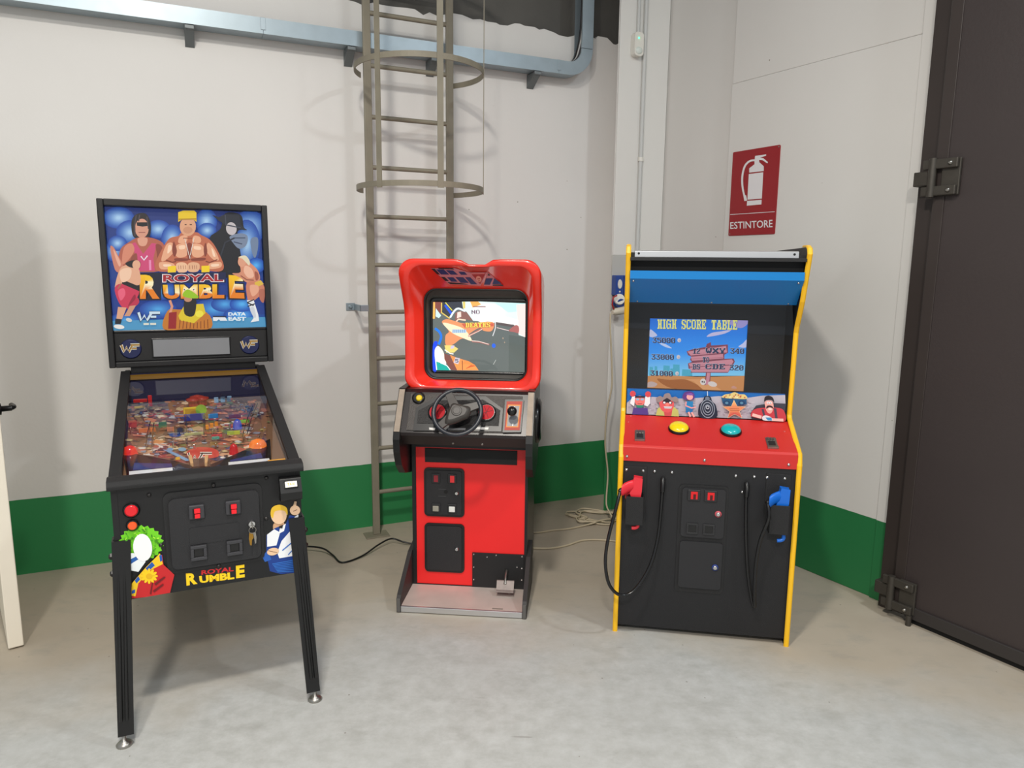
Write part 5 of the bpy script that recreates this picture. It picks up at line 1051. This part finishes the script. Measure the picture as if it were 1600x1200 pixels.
# pistols on their cables: things of their own
def pistol(label, cx, m, cable, z0=0.0):
    g = thing('light_gun', label, 'toy gun', (0.8315, 2.9555, 0), rad(-9.4), 'light guns')
    sl = [(0.046, 0.722), (0.044, 0.665), (0.036, 0.600), (0.020, 0.540), (-0.004, 0.536), (0.000, 0.600), (0.000, 0.640), (-0.006, 0.655), (0.004, 0.690), (0.010, 0.727)]
    obj('slide', B().prism([(cx + a, z + z0) for a, z in sl], 'y', -0.048, -0.014), m, g, 0.006, 3)
    gr = [(cx + 0.014, -0.031, 0.690 + z0), (cx - 0.010, -0.045, 0.684 + z0), (cx - 0.030, -0.060, 0.676 + z0), (cx - 0.038, -0.066, 0.672 + z0)]
    rings = []
    for k, (p, r) in enumerate(zip(gr, (0.024, 0.025, 0.027, 0.024))):
        rings.append([(p[0] + 0.25 * r * math.cos(a) * 0.6, p[1] + r * 0.72 * math.cos(a) , p[2] + r * math.sin(a)) for a in [2 * PI * j / 18 for j in range(18)]])
    obj('grip', B().loft(rings, True, True, True), m, g)
    obj('grip_end', B().rod([(0.012, 0), (0.012, 0.008), (0.008, 0.016)], gr[-1], (-0.8, -0.55, -0.2), 14), BLACK_PL, g)
    obj('trigger_guard', B().tube(smooth_path([(cx - 0.004, -0.031, 0.655 + z0), (cx - 0.020, -0.031, 0.640 + z0), (cx - 0.014, -0.031, 0.622 + z0), (cx + 0.004, -0.031, 0.62 + z0)], 5), 0.005, 8), m, g)
    obj('muzzle', B().tube(smooth_path([(cx + 0.030, -0.035, 0.545 + z0), (cx + 0.034, -0.040, 0.515 + z0), (cx + 0.026, -0.042, 0.503 + z0), (cx + 0.008, -0.042, 0.500 + z0)], 5), 0.008, 10), m, g)
    obj('cable', B().tube(smooth_path([(gr[-1][0] - 0.008, gr[-1][1] - 0.006, gr[-1][2] - 0.002)] + cable, 8), 0.0072, 10), BLACK_GL, g)
    e = cable[-1]
    obj('cable_relief', B().tube([(e[0], e[1] + 0.004, e[2] + 0.012), (e[0], e[1] - 0.012, e[2]), (e[0], e[1] - 0.012, e[2] - 0.04)], 0.010, 10), BLACK_PL, g)
    return g
pistol('red plastic light gun in the left holster of the gun cabinet', -0.317, mat('red_gun_plastic', (226, 44, 58), 0.35), [(-0.378, -0.10, 0.60), (-0.408, -0.13, 0.46), (-0.412, -0.14, 0.36), (-0.392, -0.13, 0.27), (-0.345, -0.11, 0.222), (-0.29, -0.09, 0.238), (-0.23, -0.06, 0.33), (-0.198, -0.03, 0.45), (-0.188, -0.01, 0.58), (-0.185, 0.0, 0.700)])
pistol('blue plastic light gun in the right holster of the gun cabinet', 0.280, mat('blue_gun_plastic', (14, 104, 206), 0.35), [(0.240, -0.09, 0.60), (0.215, -0.08, 0.50), (0.206, -0.07, 0.40), (0.208, -0.06, 0.30), (0.214, -0.045, 0.22), (0.219, -0.035, 0.186), (0.209, -0.03, 0.20), (0.185, -0.025, 0.32), (0.168, -0.02, 0.48), (0.162, -0.01, 0.60), (0.160, 0.0, 0.700)], -0.012)
# screen well
obj('screen_surround', B().box(-0.357, -0.256, 0.44, 0.455, 0.94, 1.50).box(0.192, 0.357, 0.44, 0.455, 0.94, 1.50).box(-0.256, 0.192, 0.44, 0.455, 1.366, 1.50).box(-0.256, 0.192, 0.44, 0.455, 0.94, 1.030), mat('grey_card', (40, 43, 48), 0.55), gun)
ms = obj('monitor', B().box(-0.29, 0.23, 0.462, 0.70, 1.0, 1.39), DARK, gun)
A = Art([(140, 95), (1508, 118), (1478, 1058), (95, 1025)], [(-0.256, 1.366), (0.192, 1.366), (0.192, 1.030), (-0.256, 1.030)], lambda u, v, o: (u, 0.461 - o, v))
A.poly([(140, 95), (1508, 118), (1500, 560), (115, 560)], lambda x, y: (28, 110, 214) if y < 300 else (48, 150, 240)); A.poly([(115, 555), (1500, 555), (1492, 850), (100, 870)], lambda x, y: (52, 152, 240) if y < 700 else (130, 206, 240))
for q, c in (([(140, 245), (190, 270), (240, 325), (135, 340)], (196, 200, 226)), ([(270, 425), (350, 432), (450, 490), (360, 475)], (190, 206, 238)), ([(940, 335), (1010, 285), (1160, 262), (1290, 240), (1200, 290), (1040, 325)], (196, 190, 222)), ([(1170, 118), (1508, 118), (1505, 170), (1420, 220), (1300, 190)], (160, 150, 206)), ([(1390, 465), (1450, 420), (1505, 370), (1503, 470)], (196, 200, 232))): A.blob(q, c)
for x0, x1, y0 in ((130, 180, 740), (205, 240, 730), (330, 420, 720), (430, 560, 760), (600, 740, 770), (470, 560, 705)): A.poly([(x0, y0), (x1, y0 + 4), (x1 + 6, 860), (x0 - 6, 860)], (70, 170, 196))
A.poly([(100, 865), (300, 850), (560, 860), (800, 870), (1100, 865), (1490, 850), (1478, 1058), (95, 1025)], (206, 140, 84)); A.blob([(240, 900), (420, 915), (620, 905), (760, 950), (900, 1040), (500, 1035), (330, 980)], (168, 100, 50)); A.blob([(100, 960), (160, 940), (240, 970), (200, 1010), (100, 1015)], (196, 172, 164)); A.poly([(640, 905), (760, 930), (900, 1040), (1170, 1050), (1000, 950), (840, 900)], (222, 158, 102)); A.blob([(1305, 1005), (1340, 985), (1385, 1020), (1320, 1022)], (206, 150, 130))
PKW, PKD = (206, 138, 150), (130, 66, 84)
A.poly([(940, 800), (1008, 800), (1000, 960), (920, 985)], PKD); A.poly([(955, 800), (1000, 800), (985, 965), (935, 978)], PKW)
A.poly([(660, 530), (745, 500), (930, 470), (945, 430), (1000, 405), (1005, 450), (1240, 435), (1245, 545), (1195, 570), (1195, 625), (1325, 620), (1345, 660), (1320, 710), (1265, 790), (1250, 812), (720, 815), (735, 770), (690, 760), (680, 690), (735, 670), (710, 640), (730, 600), (680, 580)], PKD)
for q in ([(672, 532), (1215, 455), (1232, 540), (720, 585)], [(722, 600), (1175, 560), (1180, 620), (735, 655)], [(690, 690), (1300, 630), (1325, 660), (1300, 700), (710, 735)], [(705, 745), (1290, 712), (1255, 800), (735, 805)]): A.poly(q, PKW)
for y in (560, 630, 715, 775): A.line([(740, y), (1200, y - 26)], 5, (170, 98, 114))
A.ell(900, 935, 42, 44, (222, 214, 206)); A.ell(1035, 965, 66, 34, (222, 210, 200), 12); A.ell(888, 935, 9, 12, (60, 40, 50)); A.ell(915, 938, 8, 12, (60, 40, 50))
for t_, x, y, px_, py_ in (('HIGH', 245, 112, 9.6, 17.5), ('SCORE', 584, 114, 8.8, 17.5), ('TABLE', 1005, 118, 9.2, 17.5)):
    A.pix(t_, x + 5, y + 5, px_, py_, (60, 96, 150)); A.pix(t_, x, y, px_, py_, (238, 234, 126))
def num(t_, x, y, sk=0.0, pxw=7.4):
    A.pix(t_, x + 5, y + 5, pxw, 10, (24, 36, 66), sk); A.pix(t_, x, y, pxw, 10, (176, 190, 206), sk); A.pix(t_, x + 3, y + 4, pxw, 10, (40, 52, 84), sk)
num('35000', 172, 345, 0.01, 8.2); num('33000', 155, 566, 0.01, 8.2); num('31000', 140, 785, 0.02, 8.2)
for x, y in ((553, 383), (543, 605), (525, 825)): A.ell(x, y, 26, 27, (214, 206, 206)); A.ell(x + 6, y + 6, 14, 15, (190, 180, 184))
num('12', 745, 486, -0.02, 6.6); num('WXY', 925, 478, 0.0, 12); num('340', 1272, 480, 0.01, 8.4); num('TO', 885, 600, 0, 6); num('BS', 742, 692, 0, 7.2); num('CDE', 925, 688, 0, 12); num('320', 1268, 700, 0.01, 8.4)
obj('picture', A.b, SCREEN2, ms, label='lit desert picture headed HIGH SCORE TABLE')
# tinted glass with printed strip along its foot
gz0, gz1, gy0, gy1 = 0.936, 1.462, 0.262, 0.246
obj('screen_glass', B().add([(-0.356, gy0, gz0), (0.356, gy0, gz0), (0.356, gy1, gz1), (-0.356, gy1, gz1)], [(0, 1, 2, 3)]), PANE_T, gun, label='dark tinted glass in front of the screen')
A = Art([(175, 125), (1355, 170), (1325, 382), (168, 332)], [(-0.350, 1.058), (0.340, 1.058), (0.340, 0.938), (-0.350, 0.938)], lambda u, v, o: (u, 0.2585 - o, v))
A.poly([(175, 125), (1355, 170), (1325, 382), (168, 332)], (10, 104, 186)); A.poly([(172, 245), (205, 215), (330, 195), (560, 210), (700, 205), (860, 190), (1060, 205), (1190, 185), (1355, 180), (1352, 245), (1325, 382), (168, 332)], (190, 184, 196))
rnd = random.Random(5)
for k in range(110):
    x = rnd.uniform(180, 1320); y = rnd.uniform(228, 350); A.line([(x, y), (x + rnd.uniform(10, 40), y + rnd.uniform(-5, 6))], rnd.uniform(2, 5), rnd.choice([(150, 142, 158), (216, 212, 220), (120, 112, 132), (168, 158, 172)]))
A.poly([(1085, 320), (1130, 260), (1250, 240), (1352, 245), (1325, 382), (1090, 370)], (60, 60, 74))
INK = (40, 30, 44)
# man with hands up
A.poly([(195, 245), (212, 185), (235, 190), (225, 270)], WH); A.poly([(310, 190), (345, 185), (345, 245), (325, 270), (300, 260)], WH); A.ell(216, 168, 22, 24, (214, 70, 80)); A.ell(330, 172, 22, 24, (214, 70, 80)); A.poly([(220, 280), (325, 282), (330, 337), (210, 332)], (84, 60, 140)); A.ell(268, 225, 38, 42, (236, 122, 116)); A.poly([(230, 200), (306, 200), (304, 186), (236, 186)], INK); A.ell(252, 213, 13, 8, (140, 190, 220)); A.ell(286, 213, 13, 8, (140, 190, 220)); A.poly([(238, 258), (300, 260), (285, 280), (250, 280)], (30, 140, 110)); A.line([(252, 248), (284, 248)], 4, (150, 40, 50))
# masked man in a hat
A.poly([(385, 340), (400, 285), (440, 262), (520, 270), (552, 300), (556, 348)], (196, 196, 110)); A.poly([(440, 285), (510, 285), (500, 346), (450, 344)], (206, 80, 86)); A.blob([(420, 225), (510, 225), (520, 270), (495, 310), (465, 318), (430, 300), (415, 262)], (226, 92, 96)); A.blob([(388, 205), (420, 185), (440, 195), (455, 168), (490, 164), (505, 195), (535, 190), (556, 212), (540, 236), (500, 222), (440, 222), (405, 238)], (150, 132, 132)); A.poly([(440, 220), (470, 200), (500, 220), (495, 232), (445, 232)], INK); A.poly([(436, 228), (512, 230), (505, 250), (440, 248)], INK); A.ell(450, 238, 9, 8, WH); A.ell(494, 239, 9, 8, WH); A.ell(472, 252, 16, 14, (240, 130, 120)); A.poly([(445, 268), (508, 270), (500, 286), (450, 284)], (226, 226, 232)); A.line([(446, 276), (506, 278)], 2, INK)
# woman with purple hair
A.blob([(585, 195), (600, 158), (640, 146), (672, 165), (674, 205), (650, 215), (600, 212)], (94, 50, 130)); A.ell(640, 192, 24, 24, (244, 170, 170)); A.poly([(612, 225), (664, 228), (660, 290), (606, 288)], (30, 130, 190)); A.poly([(610, 285), (662, 288), (655, 320), (605, 316)], (24, 116, 180)); A.line([(628, 312), (640, 350)], 14, (244, 176, 170)); A.line([(650, 314), (668, 352)], 14, (244, 176, 170)); A.line([(612, 230), (608, 262), (650, 280), (682, 274)], 11, (240, 160, 160)); A.blob([(610, 170), (650, 160), (668, 176), (640, 178)], (130, 80, 170))
# target
A.line([(773, 145), (773, 188)], 5, (206, 220, 230)); A.blob([(708, 352), (706, 260), (735, 225), (748, 190), (770, 183), (795, 192), (806, 228), (832, 262), (830, 356)], (24, 34, 56)); 
for s_, c in ((0.86, (150, 160, 176)), (0.78, (24, 34, 56)), (0.62, (150, 160, 176)), (0.54, (24, 34, 56)), (0.38, (150, 160, 176)), (0.30, (24, 34, 56))): A.ell(769, 285, 62 * s_, 86 * s_, c)
A.ell(770, 203, 17, 14, (110, 122, 142)); A.ell(769, 275, 13, 14, (196, 204, 214)); A.ell(769, 275, 8, 8, (24, 34, 56))
# gold wagon and star
A.poly([(872, 195), (1060, 205), (1060, 250), (985, 262), (940, 262), (885, 248)], (30, 86, 130)); A.blob([(880, 195), (900, 172), (940, 165), (975, 152), (1010, 168), (1050, 172), (1062, 205), (960, 204)], (226, 204, 130)); 
for k in range(16): A.ell(rnd.uniform(895, 1050), rnd.uniform(172, 200), 6, 5, rnd.choice([(170, 110, 60), (250, 236, 180), (200, 90, 70)]))
for x in (912, 1022): A.ell(x, 238, 26, 20, (20, 62, 104)); A.ell(x, 238, 12, 10, (90, 140, 170))
st = []
for k in range(10):
    a = rad(-90 + 36 * k); r = 1.0 if k % 2 == 0 else 0.43; st.append((966 + 84 * r * math.cos(a), 293 + 75 * r * math.sin(a)))
A.poly([(966 + (x - 966) * 1.08, 293 + (y - 293) * 1.08) for x, y in st], (240, 206, 160)); A.poly(st, lambda x, y: (246, 196, 120) if y < 260 else ((232, 140, 96) if y < 320 else (206, 76, 76)))
for y in (283, 296): A.line([(930, y), (1002, y + 2)], 4, (176, 96, 60))
# man with a big moustache
A.blob([(1085, 330), (1100, 298), (1150, 278), (1280, 275), (1330, 300), (1335, 378), (1250, 378), (1100, 350)], (200, 60, 72)); A.poly([(1255, 280), (1275, 280), (1280, 375), (1262, 375)], (70, 66, 84)); A.poly([(1165, 285), (1182, 285), (1190, 340), (1176, 345)], (70, 66, 84)); A.blob([(1196, 225), (1246, 222), (1256, 270), (1240, 310), (1222, 322), (1204, 306), (1194, 268)], (240, 176, 166)); A.blob([(1190, 228), (1196, 190), (1226, 178), (1256, 196), (1262, 235), (1245, 215), (1208, 214)], (36, 26, 34)); A.ell(1216, 236, 9, 9, WH); A.ell(1234, 236, 9, 9, WH); A.ell(1217, 238, 3, 3, INK); A.ell(1233, 238, 3, 3, INK); A.blob([(1200, 282), (1206, 262), (1226, 256), (1246, 264), (1254, 284), (1242, 276), (1226, 270), (1212, 276)], (50, 26, 32)); A.ell(1228, 286, 14, 9, (250, 226, 220)); A.line([(1095, 330), (1160, 350)], 24, (244, 196, 188)); A.line([(1230, 368), (1320, 372)], 22, (244, 196, 188)); A.blob([(1165, 350), (1190, 335), (1232, 350), (1235, 376), (1175, 374)], (226, 230, 236)); A.poly([(1190, 352), (1234, 352), (1236, 376), (1205, 374)], (60, 150, 200))
obj('bezel_strip', A.b, PRINT, gun, label='cartoon strip of bandits, target and star badge')
# marquee
mq = obj('marquee', B().prism([(0.118, 1.590), (0.118, 1.556), (0.232, 1.450), (0.240, 1.456), (0.130, 1.562), (0.130, 1.590)], 'x', -0.355, 0.355), BLUE_M, gun, label='blank blue marquee panel')
for x in (-0.34, 0.335): bolt('marquee_screw', x, 0.128, 1.546, 0.005, mq, CHROME, (0, -0.68, -0.73))
for x in (-0.32, 0.0, 0.32): bolt('marquee_screw', x, 0.226, 1.455, 0.004, mq, STEEL, (0, -0.68, -0.73))
obj('marquee_recess', B().box(-0.356, 0.356, 0.150, 0.160, 1.585, 1.64), DARK, gun)
obj('marquee_top', B().box(-0.356, 0.356, 0.098, 0.16, 1.632, 1.646), BLACK, gun, 0.001)
rt_ = obj('marquee_retainer', B().prism([(0.112, 1.647), (0.112, 1.672), (0.128, 1.676), (0.128, 1.647)], 'x', -0.338, 0.325), ALU, gun, 0.001, label='bare white metal strip on top')
for x in (-0.322, 0.308): obj('retainer_hole', B().rod([(0.005, 0), (0.005, 0.001)], (x, 0.112, 1.662), (0, -1, 0), 12), DARK, rt_)
